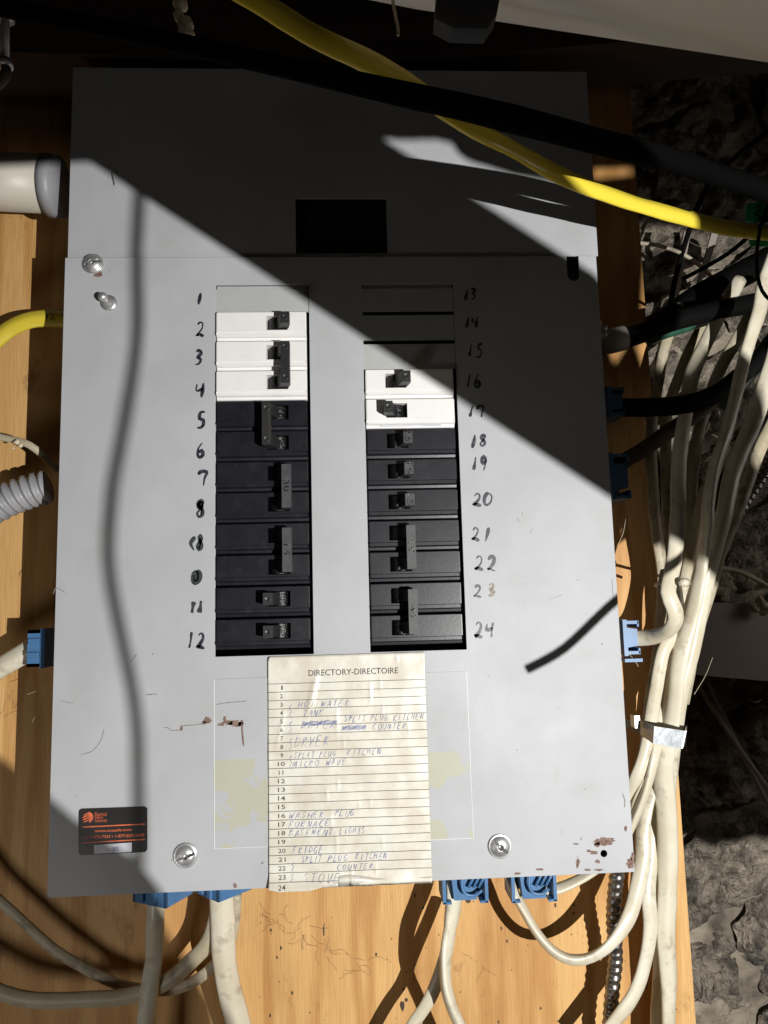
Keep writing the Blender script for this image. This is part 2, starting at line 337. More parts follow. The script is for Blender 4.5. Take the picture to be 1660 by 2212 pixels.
# upper cover, set slightly behind the lower one, with the black window
ux0, ux1, uz1 = at(151, 400, .002).x, at(1283, 400, .002).x, at(700, 150, .002).z
wx0, wx1, wz0, wz1 = at(639, 480, .002).x, at(836, 480, .002).x, at(735, 547, .002).z, at(735, 428, .002).z
uc = link('upper_cover', plate(sorted([ux0, wx0, wx1, ux1]), sorted([.0012, wz0, wz1, uz1]), lambda x, z: wx0 < x < wx1 and wz0 < z < wz1, .0022, .0036), M['paint'], pan)
bm = bmesh.new(); box(bm, wx0 - .004, wx1 + .004, .010, .012, wz0 - .004, wz1 + .004); link('window_back', bm, M['inside'], pan)
# enclosure box
bm = bmesh.new(); bx0, bx1, bz0, bz1 = .0045, .3955, PZ + .0045, uz1 - .003; t = .002
box(bm, bx0, bx0 + t, .0042, WY - .0005, bz0, bz1); box(bm, bx1 - t, bx1, .0042, WY - .0005, bz0, bz1)
box(bm, bx0 + t, bx1 - t, .0042, WY - .0005, bz0, bz0 + t); box(bm, bx0 + t, bx1 - t, .0042, WY - .0005, bz1 - t, bz1)
box(bm, bx0 + t, bx1 - t, WY - .0027, WY - .0007, bz0 + t, bz1 - t)
link('enclosure_box', bm, M['paint_box'], pan)
bm = bmesh.new(); box(bm, XL0 - .02, XR1 + .02, .026, .03, ZB - .02, ZT + .02); link('dark_backing', bm, M['inside'], pan)  # black sheet added to keep the gaps round the breakers dark
# rectangle around the directory
e = [at(463, 1467, 0), at(1008, 1450, 0), at(1023, 1810, 0), at(463.5, 1833, 0)]
bm = bmesh.new(); prism(bm, [(p.x, p.z) for p in e], -.00045, .0004); bevel(bm, .0002, 1)
rp = link('label_plate', bm, M['residue'], pan)
bm = bmesh.new()
for a, b in ((0, 3), (3, 2), (2, 1)):
    p, q = e[a], e[b]; d = (q - p).normalized() * .0; n = Vector((-(q - p).z, 0, (q - p).x)).normalized() * (.00022 if (a, b) == (0, 3) else .00009)
    hexa(bm, [(v.x, -.0006, v.z) for v in (p - n, p + n, q + n, q - n)], [(v.x, -.0003, v.z) for v in (p - n, p + n, q + n, q - n)])
link('edge_highlight', bm, M['glint'], pan)  # thin white strips paint the highlight along the plate edges

# ruled rows of the two columns
NR = 12
rowL = [615, 675, 736.6, 801, 867.5, 932, 997.5, 1064, 1132, 1199, 1268, 1335, 1404]
def zrow(v): return at(570, v, 0).z
ROWS = [zrow(v) for v in rowL]; PITCH = (ROWS[1] - ROWS[12]) / 11
def zr(i): return ROWS[1] - PITCH * (i - 1) if i >= 1 else ROWS[1] + PITCH * .93 * (1 - i)
# filler plates: slot 1, slots 13-15, stamped steel blanks
def filler(x0, x1, i):
    z1, z0 = zr(i) - .0006, zr(i + 1) + .0004; bm = bmesh.new()
    box(bm, x0 - .0006, x1 - .0004, .0002, .0018, z0, z1 - .0022); bevel(bm, .0008, 2)
    b2 = bmesh.new(); box(b2, x0 + .0006, x1 - .0008, .0016, .003, z1 - .0024, z1 + .0008)
    o = link('filler_plate', bm, M['filler'], pan)
    if x0 > .2 and i > 0: b2.free(); return o
    me = bpy.data.meshes.new('t'); b2.to_mesh(me); b2.free()
    b3 = bmesh.new(); b3.from_mesh(o.data); b3.from_mesh(me); b3.to_mesh(o.data); b3.free(); bpy.data.meshes.remove(me)
    return o
filler(XL0, XL1, 0)
for i in (0, 1, 2): filler(XR0, XR1, i)

# ------------------------------------------------------------------ text
def text_mesh(s, bold=0, shear=0, font=None):
    c = bpy.data.curves.new('text', 'FONT'); c.body = s; c.size = 1; c.offset = bold; c.shear = shear; c.resolution_u = 2
    o = bpy.data.objects.new('text', c); COL.objects.link(o)
    dg = bpy.context.evaluated_depsgraph_get(); me = bpy.data.meshes.new_from_object(o.evaluated_get(dg))
    bpy.data.objects.remove(o); bm = bmesh.new(); bm.from_mesh(me); bpy.data.meshes.remove(me); return bm
def text_on(name, s, f, u0, u1, v0, v1, m, parent, bold=.0):
    """print s into the rectangle u0..u1, v0 (top)..v1 (bottom) of surface map f"""
    bm = text_mesh(s, bold); X = [v.co.x for v in bm.verts]; Y = [v.co.y for v in bm.verts]; x0, x1, y0, y1 = min(X), max(X), min(Y), max(Y)
    if y1 - y0 < .5: y0, y1 = 0, .7
    for v in bm.verts: v.co = f(u0 + (u1 - u0) * (v.co.x - x0) / max(1e-6, x1 - x0), v1 - (v1 - v0) * (v.co.y - y0) / (y1 - y0))
    return link(name, bm, m, parent)
def ribbon(bm, pts, wfun, y):
    """flat pen stroke through 3-D points lying near a wall-parallel surface"""
    L = R = None
    for i, p in enumerate(pts):
        t = pts[min(i + 1, len(pts) - 1)] - pts[max(i - 1, 0)]
        if t.length < 1e-7: t = Vector((1, 0, 0))
        t.normalize(); n = Vector((-t.z, 0, t.x)); wv = wfun(i / max(1, len(pts) - 1)) / 2
        l = bm.verts.new(p + n * wv + Vector((0, y, 0))); r = bm.verts.new(p - n * wv + Vector((0, y, 0)))
        if L: bm.faces.new((L, l, r, R))
        L, R = l, r
GL = {  # stroke letters in a unit box, x right, y down
 '0': [[(.5, 0), (.1, .25), (.05, .7), (.4, 1), (.85, .75), (.9, .3), (.5, 0)]],
 '1': [[(.6, 0), (.5, .5), (.38, 1)]],
 '2': [[(.1, .2), (.35, 0), (.7, .1), (.72, .4), (.4, .75), (.05, .95), (.35, .88), (1, 1)]],
 '3': [[(.1, .12), (.5, 0), (.8, .2), (.35, .45), (.85, .65), (.6, .95), (.1, 1)]],
 '4': [[(.1, .1), (.05, .5), (.4, .5), (.85, .4)], [(.85, 0), (.8, .5), (.75, 1)]],
 '5': [[(.95, 0), (.35, .05), (.3, .4), (.75, .5), (.8, .8), (.45, 1), (.05, .95)]],
 '6': [[(.6, 0), (.2, .4), (.1, .8), (.45, 1), (.85, .8), (.6, .55), (.2, .7)]],
 '7': [[(.05, .3), (.15, .05), (.95, .05), (.75, .5), (.7, 1)]],
 '8': [[(.85, .15), (.5, 0), (.2, .2), (.75, .6), (.75, .9), (.4, 1), (.15, .8), (.5, .5), (.85, .15)]],
 '9': [[(.85, .2), (.45, 0), (.15, .25), (.45, .5), (.85, .2), (.75, .6), (.6, 1)]],
 'A': [[(0, 1), (.55, 0), (.8, 1)], [(.2, .6), (.75, .6)]], 'B': [[(.15, 0), (.05, 1)], [(.15, .02), (.75, .15), (.2, .48), (.85, .7), (.05, 1)]],
 'C': [[(.9, .1), (.4, .05), (.05, .6), (.35, 1), (.85, .9)]], 'D': [[(.2, 0), (.05, 1)], [(.1, .05), (.8, .2), (.85, .65), (.05, 1)]],
 'E': [[(.2, 0), (.05, 1), (.75, 1)], [(.2, .02), (.85, 0)], [(.1, .5), (.65, .45)]], 'F': [[(.2, 0), (.05, 1)], [(.2, .02), (.95, 0)], [(.1, .5), (.6, .48)]],
 'G': [[(.85, .12), (.4, .02), (.05, .6), (.35, 1), (.8, .85), (.8, .55), (.5, .55), (1, .55)]], 'H': [[(.15, 0), (.05, 1)], [(.85, 0), (.75, 1)], [(.1, .5), (.8, .48)]],
 'I': [[(.55, 0), (.4, 1)]], 'K': [[(.2, 0), (.05, 1)], [(.9, 0), (.15, .55), (.85, 1)]], 'L': [[(.3, 0), (.05, 1), (.8, .95)]],
 'M': [[(0, 1), (.2, .1), (.45, .8), (.75, .05), (.9, 1)]], 'N': [[(.05, 1), (.2, 0), (.7, 1), (.9, 0)]], 'O': [[(.5, 0), (.08, .3), (.1, .85), (.5, 1), (.85, .65), (.8, .15), (.5, 0)]],
 'P': [[(.25, 0), (.05, 1)], [(.22, .02), (.85, .15), (.2, .52)]], 'R': [[(.2, 0), (.05, 1)], [(.2, .02), (.8, .18), (.15, .5), (.8, 1)]],
 'S': [[(.85, .08), (.4, .02), (.2, .3), (.7, .65), (.5, .98), (.05, .92)]], 'T': [[(.55, 0), (.4, 1)], [(.05, .05), (1, 0)]], 'U': [[(.15, 0), (.08, .8), (.5, 1), (.8, .7), (.9, 0)]],
 'V': [[(.1, 0), (.35, 1), (.95, 0)]], 'W': [[(.08, 0), (.15, 1), (.5, .35), (.65, 1), (1, 0)]], 'Y': [[(.1, 0), (.4, .5), (.95, 0)], [(.45, .45), (.25, 1)]],
 '{': [[(.9, 0), (.2, .15), (.7, .5), (.15, .75), (.9, 1)]], '.': [[(.3, .95), (.45, 1)]], '(': [[(.8, 0), (.1, .5), (.7, 1)]]}
def write(name, s, f, u0, u1, v0, v1, wpen, m, parent, jit=.05, slant=.12, fill=.78, y=-.00012):
    rnd = random.Random(s + str(u0)); bm = bmesh.new(); n = len(s); cw = (u1 - u0) / n
    for i, ch in enumerate(s):
        if ch == ' ' or ch not in GL: continue
        dx, dy, sc = rnd.uniform(-jit, jit) * cw, rnd.uniform(-jit, jit) * (v1 - v0), rnd.uniform(.88, 1.08)
        for st in GL[ch]:
            P = [Vector((u0 + i * cw + cw * (1 - fill) / 2 + dx + (x * fill + slant * (.5 - yy)) * cw * sc, 0, v0 + dy + yy * (v1 - v0) * sc)) for (x, yy) in [(a + rnd.uniform(-.04, .04), b + rnd.uniform(-.04, .04)) for a, b in st]]
            sp = spline(P, max(cw, v1 - v0) * .12)
            ph = rnd.random() * 6
            ribbon(bm, [f(q.x, q.z) for q in sp], lambda t: wpen * (.8 + .35 * math.sin(t * 4 + ph)) * (.55 if t < .02 or t > .98 else 1), y)
    return link(name, bm, m, parent)
PL = lambda u, v: at(u, v, 0)
MW = wd(7.2, 0)
def marker(s, cx, cy, w2, h, m='ink', wm=1.0):
    o = write('marker_number', s, PL, cx - w2, cx + w2, cy - h / 2, cy + h / 2, MW * wm, M[m], pan, jit=.03, slant=.1, fill=.72, y=-.00015); return o
for a in [('1', 432, 646, 10, 27), ('2', 433, 711, 11, 29), ('3', 429, 771, 10, 30), ('4', 432, 842, 12, 31), ('5', 435, 907, 11, 34), ('6', 435, 973, 12, 34), ('7', 438, 1032, 13, 30),
          ('12', 423, 1383, 23, 34), ('13', 1016, 636, 15, 23), ('14', 1018, 696, 16, 22), ('15', 1026, 757, 19, 28), ('16', 1023, 822, 19, 28), ('17', 1028, 889, 20, 24), ('18', 1034, 953, 21, 27),
          ('19', 1036, 1002, 19, 30), ('20', 1043, 1078, 23, 26), ('21', 1041, 1155, 24, 30), ('22', 1049, 1217, 26, 30), ('24', 1047, 1360, 24, 32)]: marker(*a)
marker('2', 1033, 1277, 12, 26); marker('3', 1062, 1273, 9, 24, 'ink_brown')
marker('8', 434, 1098, 12, 32, 'ink_smear', 1.1); marker('9', 433, 1098, 9, 26, 'ink_smear', 1.0)
marker('(', 418, 1174, 8, 30, 'ink_smear', 1.15); marker('8', 433, 1172, 9, 34, 'ink_smear', 1.15)
marker('0', 425, 1245, 12, 28, 'ink_smear', 1.3); marker('1', 424, 1245, 9, 22, 'ink_smear', 1.3)
marker('11', 425, 1311, 16, 25, 'ink_smear', 1.6)
# rust chips, scuffs and nicks on the covers
def blotch(name, cx, cy, w2, h2, m, seed, n=22, y=-.0001):
    bm = bmesh.new(); vs = []
    for i in range(n):
        a = 2 * math.pi * i / n; k = 1 + .55 * noise.noise(Vector((math.cos(a) * 2.3, math.sin(a) * 2.3, seed * 3.1))) + .25 * noise.noise(Vector((math.cos(a) * 7, math.sin(a) * 7, seed)))
        p = at(cx + w2 * k * math.cos(a), cy + h2 * k * math.sin(a), 0); vs.append(bm.verts.new((p.x, y, p.z)))
    bm.faces.new(vs); return link(name, bm, m, pan)
def scratch(P, wpx, m, y=-.0001, name='scuff_mark'):
    bm = bmesh.new(); pts = spline([at(u, v, 0) for u, v in P], .0015); wv = wd(wpx, 0)
    ribbon(bm, pts, lambda t: wv * (.5 + .8 * abs(noise.noise(Vector((t * 9, P[0][0], 0)))) + .2) * (.3 if t < .05 or t > .95 else 1), y); return link(name, bm, m, pan)
for i, a in enumerate([(448, 1556, 9, 7), (441, 1561, 5, 4), (510, 1562, 14, 7), (496, 1561, 8, 5), (522, 1562, 5, 8), (478, 1565, 7, 3), (486, 1553, 3.5, 7)]): blotch('rust_chip', *a, M['rust'], i, y=-.00055 if a[0] > 462 else -.0001)
scratch([(353, 1571), (366, 1573), (370, 1578), (392, 1576), (396, 1568), (420, 1566), (440, 1563)], 1.6, M['rust']); blotch('rust_chip', 392, 1573, 3, 6, M['rust'], 91, y=-.00012); scratch([(470, 1567), (485, 1560), (500, 1558)], 5, M['rust'], -.00057)
scratch([(523, 1562), (524, 1580), (527, 1612)], 5, M['rust'], -.0006); scratch([(467, 1522), (490, 1518), (533, 1514)], 2.2, M['mark'], -.0006)
for P, wv in [([(282, 1430), (297, 1412)], 2.2), ([(314, 1501), (342, 1499)], 2), ([(175, 1630), (200, 1622), (218, 1600), (225, 1575)], 2), ([(128, 1513), (160, 1520)], 1.2), ([(115, 1285), (122, 1270), (143, 1281)], 2.2),
              ([(243, 370), (246, 385), (249, 402)], 3.2), ([(1118, 1119), (1122, 1128)], 2), ([(1128, 1106), (1130, 1112)], 2), ([(1152, 1140), (1146, 1152)], 1.6), ([(1245, 1252), (1255, 1253)], 2),
              ([(233, 587), (240, 588)], 2.5), ([(1258, 1808), (1254, 1816)], 3), ([(566, 1862), (569, 1866)], 2), ([(561, 1868), (573, 1860)], 1.4), ([(1216, 2), (1216, 3)], 1), ([(874, 770), (876, 785)], 2.5),
              ([(1345, 1712), (1350, 1730), (1349, 1745)], 3), ([(1322, 1248), (1325, 1290), (1328, 1320)], 1.6), ([(1185, 1293), (1200, 1291), (1215, 1284)], 1), ([(1215, 1806), (1213, 1790)], .8)]:
    scratch(P, wv, M['mark'])
rn = random.Random(5)
for i in range(34):
    u, v = rn.uniform(160, 1330), rn.uniform(1380, 1880)
    if 455 < u < 1030 or 165 < u < 325: continue
    blotch('paint_nick', u, v, rn.uniform(.8, 2), rn.uniform(.8, 2.4), M['mark'], i, 8)
for i, a in enumerate([(1306, 1818, 22, 9), (1290, 1824, 7, 6), (1272, 1838, 5, 3), (1283, 1842, 8, 4), (1249, 1864, 4, 10), (1291, 1861, 6, 4), (1361, 1866, 8, 12), (1367, 1852, 4, 10), (1293, 1879, 10, 2.5), (1166, 1878, 9, 2.5), (1270, 1879, 7, 2.5),
                       (508, 1913, 4, 5), (1245, 1823, 6, 2), (1119, 1887, 7, 2.5), (1352, 1790, 3, 6)]): blotch('rust_chip', *a, M['rust'], i + 20, 26)
# cover screws
def screw(u, v, rpx, name='cover_screw', slot=0.0, y=0):
    p = at(u, v, y); r = wd(rpx, 0); bm = bmesh.new()
    lathe(bm, p, [(r, -.0002), (r, r * .16), (r * .93, r * .2), (r * .86, r * .16), (r * .8, r * .30), (r * .6, r * .46), (r * .3, r * .55), (0, r * .58)])
    o = link(name, bm, M['zinc'], pan, True)
    sb = bmesh.new(); c, s = math.cos(slot), math.sin(slot)
    pts = [(-r * .78, -r * .10), (r * .78, -r * .10), (r * .78, r * .10), (-r * .78, r * .10)]
    prism(sb, [(p.x + a * c - b * s, p.z + a * s + b * c) for a, b in pts], y - r, y - r * .22)
    hb = bmesh.new(); cyl(hb, (p.x, y - r, p.z), r * .24, r * .9, n=10)
    boolean(o, [sb, hb])
    for q in o.data.polygons: q.use_smooth = q.normal.y < -.2
    return o
screw(202, 571, 23, slot=.3); screw(402, 1847, 24.5, slot=.25); screw(1080, 1827, 24.5, slot=-.75)
blotch('paint_nick', 212, 592, 10, 6, M['rust'], 51); blotch('paint_nick', 386, 1862, 6, 10, M['ink_brown'], 52)
p = at(236, 655, 0); bm = bmesh.new(); lathe(bm, p, [(.0062, -.0003), (.006, .0009), (.004, .0016), (0, .0018)]); lathe(bm, at(230, 650, 0), [(.0016, 0), (.0016, .004), (.0029, .0052), (.0034, .0072), (.0028, .0092), (.0014, .0102), (0, .0104)])
link('cover_latch', bm, M['zinc'], pan, True)

# ------------------------------------------------------------------ breakers
def breaker(x0, x1, row, poles, color, lean, side, label, amp=None, group='breakers in the panel', grey=False):
    m = M[color]; ztop, zbot = zr(row), zr(row + poles)
    b = empty('circuit_breaker', ((x0 + x1) / 2, .02, zbot), label, 'circuit breaker', group)
    fy = -.0032 if color == 'white' else -.0022
    x0 += .0008; x1 -= .0022 if side == 'L' else .0028
    wdt = x1 - x0; sc = (x0 + wdt * .675) if side == 'L' else (x0 + wdt * .345)
    sw2 = .0078; centers = []
    for p in range(poles):
        z1 = zr(row + p) - .0006; ph = PITCH
        prof = [(.022, z1), (fy + .0006, z1), (fy, z1 - .0006), (fy, z1 - .0155), (fy + .0004, z1 - .0159), (fy + .0004, z1 - .0182), (fy + .0014, z1 - .0189), (fy + .0034, z1 - .0191), (fy + .0038, z1 - .0209), (fy + .0046, z1 - .0213), (.022, z1 - .0213)]
        bm = bmesh.new(); hexa(bm, [(x0, y, z) for y, z in prof], [(x1, y, z) for y, z in prof])
        es = [e for e in bm.edges if abs(e.verts[0].co.x - e.verts[1].co.x) < 1e-6 and max(e.verts[0].co.y, e.verts[1].co.y) < fy + .002]
        bmesh.ops.bevel(bm, geom=es, offset=.0006, segments=2, affect='EDGES')
        o = link('body', bm, m, b)
        cz = z1 - .0088; centers.append(cz)
        cb = bmesh.new(); box(cb, sc - sw2, sc + sw2, -.01, .012, cz - .0054, cz + .0054); boolean(o, [cb])
        wb = bmesh.new(); box(wb, sc - sw2, sc + sw2, .0105, .0118, cz - .0054, cz + .0054)
        cyl(wb, (sc, .0055, cz - .0048), .0068, .0096, 'z', 28); wl = link('switch_well', wb, M['well'], b)
        # grime line above the lower step
    tm = M['toggle_grey'] if grey else M['toggle']
    zt, zb_ = centers[0] + .0042, centers[-1] - .0042
    bm = bmesh.new(); bc, tc = sc + lean * .0025, sc + lean * .0068
    dx = .0032
    for cz in centers:
        hexa(bm, [(bc - .0046, .003, cz - .0046), (bc + .0046, .003, cz - .0046), (bc + .0046, .003, cz + .0046), (bc - .0046, .003, cz + .0046)],
             [(tc - dx * 1.05, -.011, cz - .0040), (tc + dx * 1.05, -.011, cz - .0040), (tc + dx * 1.05, -.011, cz + .0040), (tc - dx * 1.05, -.011, cz + .0040)])
    bevel(bm, .0004, 1)
    link('toggle', bm, M['toggle'], b)
    bm = bmesh.new(); box(bm, tc - dx, tc + dx, -.0152 if poles > 1 else -.0145, -.009, zb_, zt); bevel(bm, .0005, 2)
    if poles > 1 or True:
        h = link('tie_handle' if poles > 1 else 'toggle_cap', bm, tm, b)
    yy = (-.0152 if poles > 1 else -.0145)
    if row == 4 and side == 'L':
        bm = bmesh.new(); box(bm, tc + dx * .58, tc + dx * .66, yy - .00025, yy + .0004, zb_ + .004, zt - .001); link('handle_seam', bm, M['brass'], b)
    if row == 4 and side == 'R':
        bm = bmesh.new(); box(bm, x0 + .010, x1 - .010, fy + .0030, fy + .0040, zbot + .0018, zbot + .0030); link('printed_strip', bm, M['silver_label'], b)
    if amp:
        zc = (zt + zb_) / 2; f = lambda u, v: Vector((tc + dx * .62 - v * dx * 1.24, yy - .0002, zc + .0042 - u * .0084))
        text_on('amp_number', amp, f, 0, 1, 0, 1, M['well'], b, .01)
    else:
        bm = bmesh.new()
        for cz in centers: lathe(bm, (tc, yy, cz), [(.0022, .0001), (.0020, .00035), (.0017, .0001), (0, .0001)], 16)
        link('toggle_stud', bm, M['toggle'], b, True)
    return b
LX, RX = (XL0, XL1), (XR0, XR1)
breaker(*LX, 1, 1, 'white', 1, 'L', 'white single breaker below the blank, switched right, beside handwritten 2')
breaker(*LX, 2, 2, 'white', 1, 'L', 'white double breaker with black tie handle, beside handwritten 3 and 4')
breaker(*LX, 4, 2, 'black', -1, 'L', 'black double breaker with brown worn handle thrown left, beside 5 and 6')
breaker(*LX, 6, 2, 'black', 1, 'L', 'black double breaker with grey handle stamped 30, beside 7', '30', grey=True)
breaker(*LX, 8, 2, 'black', 1, 'L', 'black double breaker with grey handle stamped 15, beside smeared numbers', '15', grey=True)
breaker(*LX, 10, 1, 'black', -1, 'L', 'black single breaker switched left, beside smeared 11, second from bottom')
breaker(*LX, 11, 1, 'black', -1, 'L', 'black single breaker switched left, beside 12, bottom of left column')
breaker(*RX, 3, 1, 'white', 1, 'R', 'white single breaker switched right, beside handwritten 16, crossed by shadow')
breaker(*RX, 4, 1, 'white', -1, 'R', 'white single breaker switched left, beside handwritten 17')
breaker(*RX, 5, 1, 'black', 1, 'R', 'black single breaker directly below the white ones, beside 18', '15', grey=True)
breaker(*RX, 6, 1, 'black', 1, 'R', 'middle one of the three black single breakers in the right column', '15', grey=True)
breaker(*RX, 7, 1, 'black', 1, 'R', 'black single breaker just above the double one beside 21, lowest of three singles', '15', grey=True)
breaker(*RX, 8, 2, 'black', 1, 'R', 'black double breaker with grey handle stamped 15, beside 21 and 22', '15', grey=True)
breaker(*RX, 10, 2, 'black', 1, 'R', 'black dusty double breaker stamped 40 at bottom of right column, beside 24', '40', grey=True)

# ------------------------------------------------------------------ directory card
CC = [at(580, 1418.5, 0), at(917, 1408, 0), at(933.5, 1909, 0), at(582.5, 1921.5, 0)]
CREASE = [(.24, .03, .30, .020), (.43, .22, .37, .011), (.645, .12, .23, .009), (.71, .10, .17, .008), (.72, .22, .28, .007), (.82, .0, .045, .010), (.47, .37, .42, .008), (.43, .54, .60, .010), (.385, .69, .76, .012),
          (.415, .76, .87, .010), (.505, .90, .965, .009), (.655, .90, .955, .008), (.70, .79, .85, .010), (.63, .63, .67, .009), (.09, .22, .42, .012), (.36, .58, .64, .010), (.56, .64, .67, .008), (.88, .30, .36, .008)]
def cardp(u, v, lift=0):
    a = CC[0].lerp(CC[1], u); b = CC[3].lerp(CC[2], u); p = a.lerp(b, v)
    y = -.0016 - .0007 * noise.noise(Vector((u * 4, v * 6, 1))) - .00035 * noise.noise(Vector((u * 11, v * 5, 4)))
    for (cu, v0, v1, cw) in CREASE:
        if v0 < v < v1:
            q = (u - cu - (cu < .3) * (.28 - v) * .35) / cw
            if abs(q) < 3: y -= .00042 * math.exp(-q * q) * math.sin(math.pi * (v - v0) / (v1 - v0)) * (cw / .010)
    if v > .93: y -= .004 * ((v - .93) / .07) ** 1.5 * (1 - .5 * u)
    return Vector((p.x, y - lift, p.z))
card = empty('directory_card', (cardp(.5, 1).x, -.001, cardp(.5, 1).z), 'yellowed printed circuit directory card with blue handwriting taped on the panel', 'card')
bm = bmesh.new(); nu, nv = 150, 90; G = []
for i in range(nu + 1):
    G.append([])
    for j in range(nv + 1):
        u, v = i / nu, j / nv
        if j == nv: v = 1 - .028 * max(0, noise.noise(Vector((u * 3.1, .5, 9))) + .35) - (.028 if u > .42 else .0)
        if j == 0 and i == 0: u, v = .012, .003
        G[-1].append(bm.verts.new(cardp(u, v)))
for i in range(nu):
    for j in range(nv): bm.faces.new((G[i][j], G[i + 1][j], G[i + 1][j + 1], G[i][j + 1]))
o = link('card_sheet', bm, M['card'], card, True); md = o.modifiers.new('s', 'SOLIDIFY'); md.thickness = .0002; md.offset = 0
cp = lambda u, v: cardp(u, v, .0003)
LV = lambda k: .1207 + k * .03675
for k in range(24):
    bm = bmesh.new(); v = LV(k)
    if k == 23: us = [i / 120 * .42 for i in range(121)]
    else: us = [i / 150 for i in range(151)]
    ribbon(bm, [cp(u, v) for u in us], lambda t: .00036, -.00003); link('ruled_line', bm, M['print'], card)
text_on('heading', 'DIRECTORY-DIRECTOIRE', cp, .256, .826, .064, .091, M['print'], card, .004)
for n in range(1, 25):
    vb = LV(n) - .0095 if n < 24 else .994
    u1 = .092 if n < 10 else .102
    text_on('row_number', str(n), cp, (.083 if n == 1 else .075) if n < 10 else (.064 if n == 11 else .058), u1 if n != 11 else .092, vb - .0185, vb, M['print'], card, .004)
HW = .00043
def hand(s, u0, u1, row, h=.026, m='pen', dv=-.004, jit=.08, sl=.25):
    vb = LV(row) + dv; write('handwriting', s, cp, u0, u1, vb - h, vb, HW, M[m], card, jit=jit, slant=sl, fill=.72, y=-.00006)
hand('HOT WATER', .187, .515, 3); hand('TANK.', .217, .385, 4); hand('SPLIT PLUG KITCHEN', .473, .985, 5, dv=-.008)
hand('DRYER', .205, .43, 5.5, .034); hand('MICRO', .463, .616, 6, .016, dv=-.008); hand('COUNTER', .653, .875, 6, dv=-.006)
hand('DRYER', .163, .386, 7.6, .042); hand('SPLIT PLUG', .157, .425, 9); hand('KITCHEN', .49, .708, 9, dv=-.01); hand('MICRO WAVE', .15, .49, 10)
hand('WASHER', .122, .35, 16); hand('PLUG', .405, .535, 16, dv=-.008); hand('FURNACE', .12, .382, 17); hand('BASEMENT', .12, .40, 18); hand('LIGHTS', .435, .595, 18, dv=-.006)
hand('FRIDGE', .146, .335, 20, .030); hand('SPLIT', .2, .326, 21); hand('PLUG', .36, .488, 21); hand('KITCHEN', .527, .732, 21, dv=-.007); hand('COUNTER', .415, .645, 22, .022); hand('STOVE', .205, .44, 23, .034, 'pen_grey', .004)
for r in (4, 6, 8, 10): hand('{', .122, .152, r, .058, dv=.004, sl=.1)
hand('{', .135, .165, 22, .050, sl=.1, dv=.006); hand('{', .13, .155, 23.3, .034, 'pen_grey', sl=.1)
def strike(u0, v0, u1, v1, n, m='pen'):
    bm = bmesh.new()
    for k in range(n):
        dv = (k - n / 2) * .0045; ribbon(bm, [cp(u0 + (u1 - u0) * t / 12, v0 + (v1 - v0) * t / 12 + dv + .002 * math.sin(t * 1.3 + k)) for t in range(13)], lambda t: HW, -.00009)
    link('crossing_out', bm, M[m], card)
strike(.22, LV(5) - .002, .43, LV(5) - .006, 4); strike(.465, LV(6) - .016, .615, LV(6) - .019, 4)

# ------------------------------------------------------------------ sticker
SC = [at(170.3, 1746, 0), at(319.6, 1741, 0), at(319.8, 1840.5, 0), at(169.5, 1848, 0)]
def stp(u, v, l=.0006):
    a = SC[0].lerp(SC[1], u); b = SC[3].lerp(SC[2], u); p = a.lerp(b, v); return Vector((p.x, -l, p.z))
st = empty('safety_sticker', stp(.5, 1), 'black and orange safety authority sticker at the lower left of the panel', 'sticker')
pts = []
for (cx, cy, a0) in ((.94, .08, -90), (.94, .92, 0), (.06, .92, 90), (.06, .08, 180)):
    for k in range(7): a = math.radians(a0 + k * 15); pts.append(stp(cx + .055 * math.cos(a), cy + .075 * math.sin(a), 0))
bm = bmesh.new(); prism(bm, [(q.x, q.z) for q in pts], -.0005, -.0001); link('sticker_sheet', bm, M['sticker'], st)
uv = lambda x, y: ((x - 83) / 862, (y - (101 - 29 * (x - 83) / 862)) / 590)   # crop pixels of the sticker
sf = lambda x, y: stp(*uv(x, y))
for yy in (332, 528):
    bm = bmesh.new(); prism(bm, [(q.x, q.z) for q in (sf(132, yy - 5), sf(910, yy - 38), sf(910, yy - 24), sf(132, yy + 10))], -.00062, -.00052); link('orange_rule', bm, M['orange'], st)
lc0 = sf(203, 213); bm = bmesh.new(); Rl = (sf(270, 213) - lc0).length
def half(a0, a1, n=16): return [(lc0.x + Rl * math.cos(math.radians(a0 + (a1 - a0) * k / n)), lc0.z + Rl * math.sin(math.radians(a0 + (a1 - a0) * k / n))) for k in range(n + 1)]
prism(bm, half(-75, 85), -.00062, -.00052)
for k in range(4):   # slanted bars on the left of the disc
    zc = lc0.z + Rl * (.62 - k * .42); hx0 = math.sqrt(max(.05, 1 - (.62 - k * .42) ** 2)) * Rl
    prism(bm, [(lc0.x - hx0 * .97, zc - Rl * .30), (lc0.x + Rl * .18, zc + Rl * .10), (lc0.x + Rl * .18, zc + Rl * .33), (lc0.x - hx0 * .90, zc - Rl * .06)], -.00064 - k * .00001, -.00052)
link('emblem', bm, M['orange'], st)
for s, a in (('Electrical', (290, 435, 150, 180)), ('Safety', (290, 392, 192, 226)), ('Authority', (290, 440, 234, 270))):
    u0, v0 = uv(a[0], a[2]); u1, v1 = uv(a[1], a[3]); text_on('printed_text', s, lambda u, v: stp(u, v, .00065), u0, u1, v0, v1 + .02, M['orange'], st, .0)
def st_line(s, x0, x1, y, h, m=M['orange'], l=.00065, sl=-33 / 780):
    f = lambda a, b: stp(*uv(x0 + (x1 - x0) * a, y + b * h + sl * 0 * a), l)
    f = lambda a, b: (lambda X, Y: stp((X - 83) / 862, (Y - 101 + 29 * (x0 - 83) / 862) / 590 + .0, l))(x0 + (x1 - x0) * a, y + b * h)
    text_on('printed_text', s, f, 0, 1, 0, 1, m, st, .008)
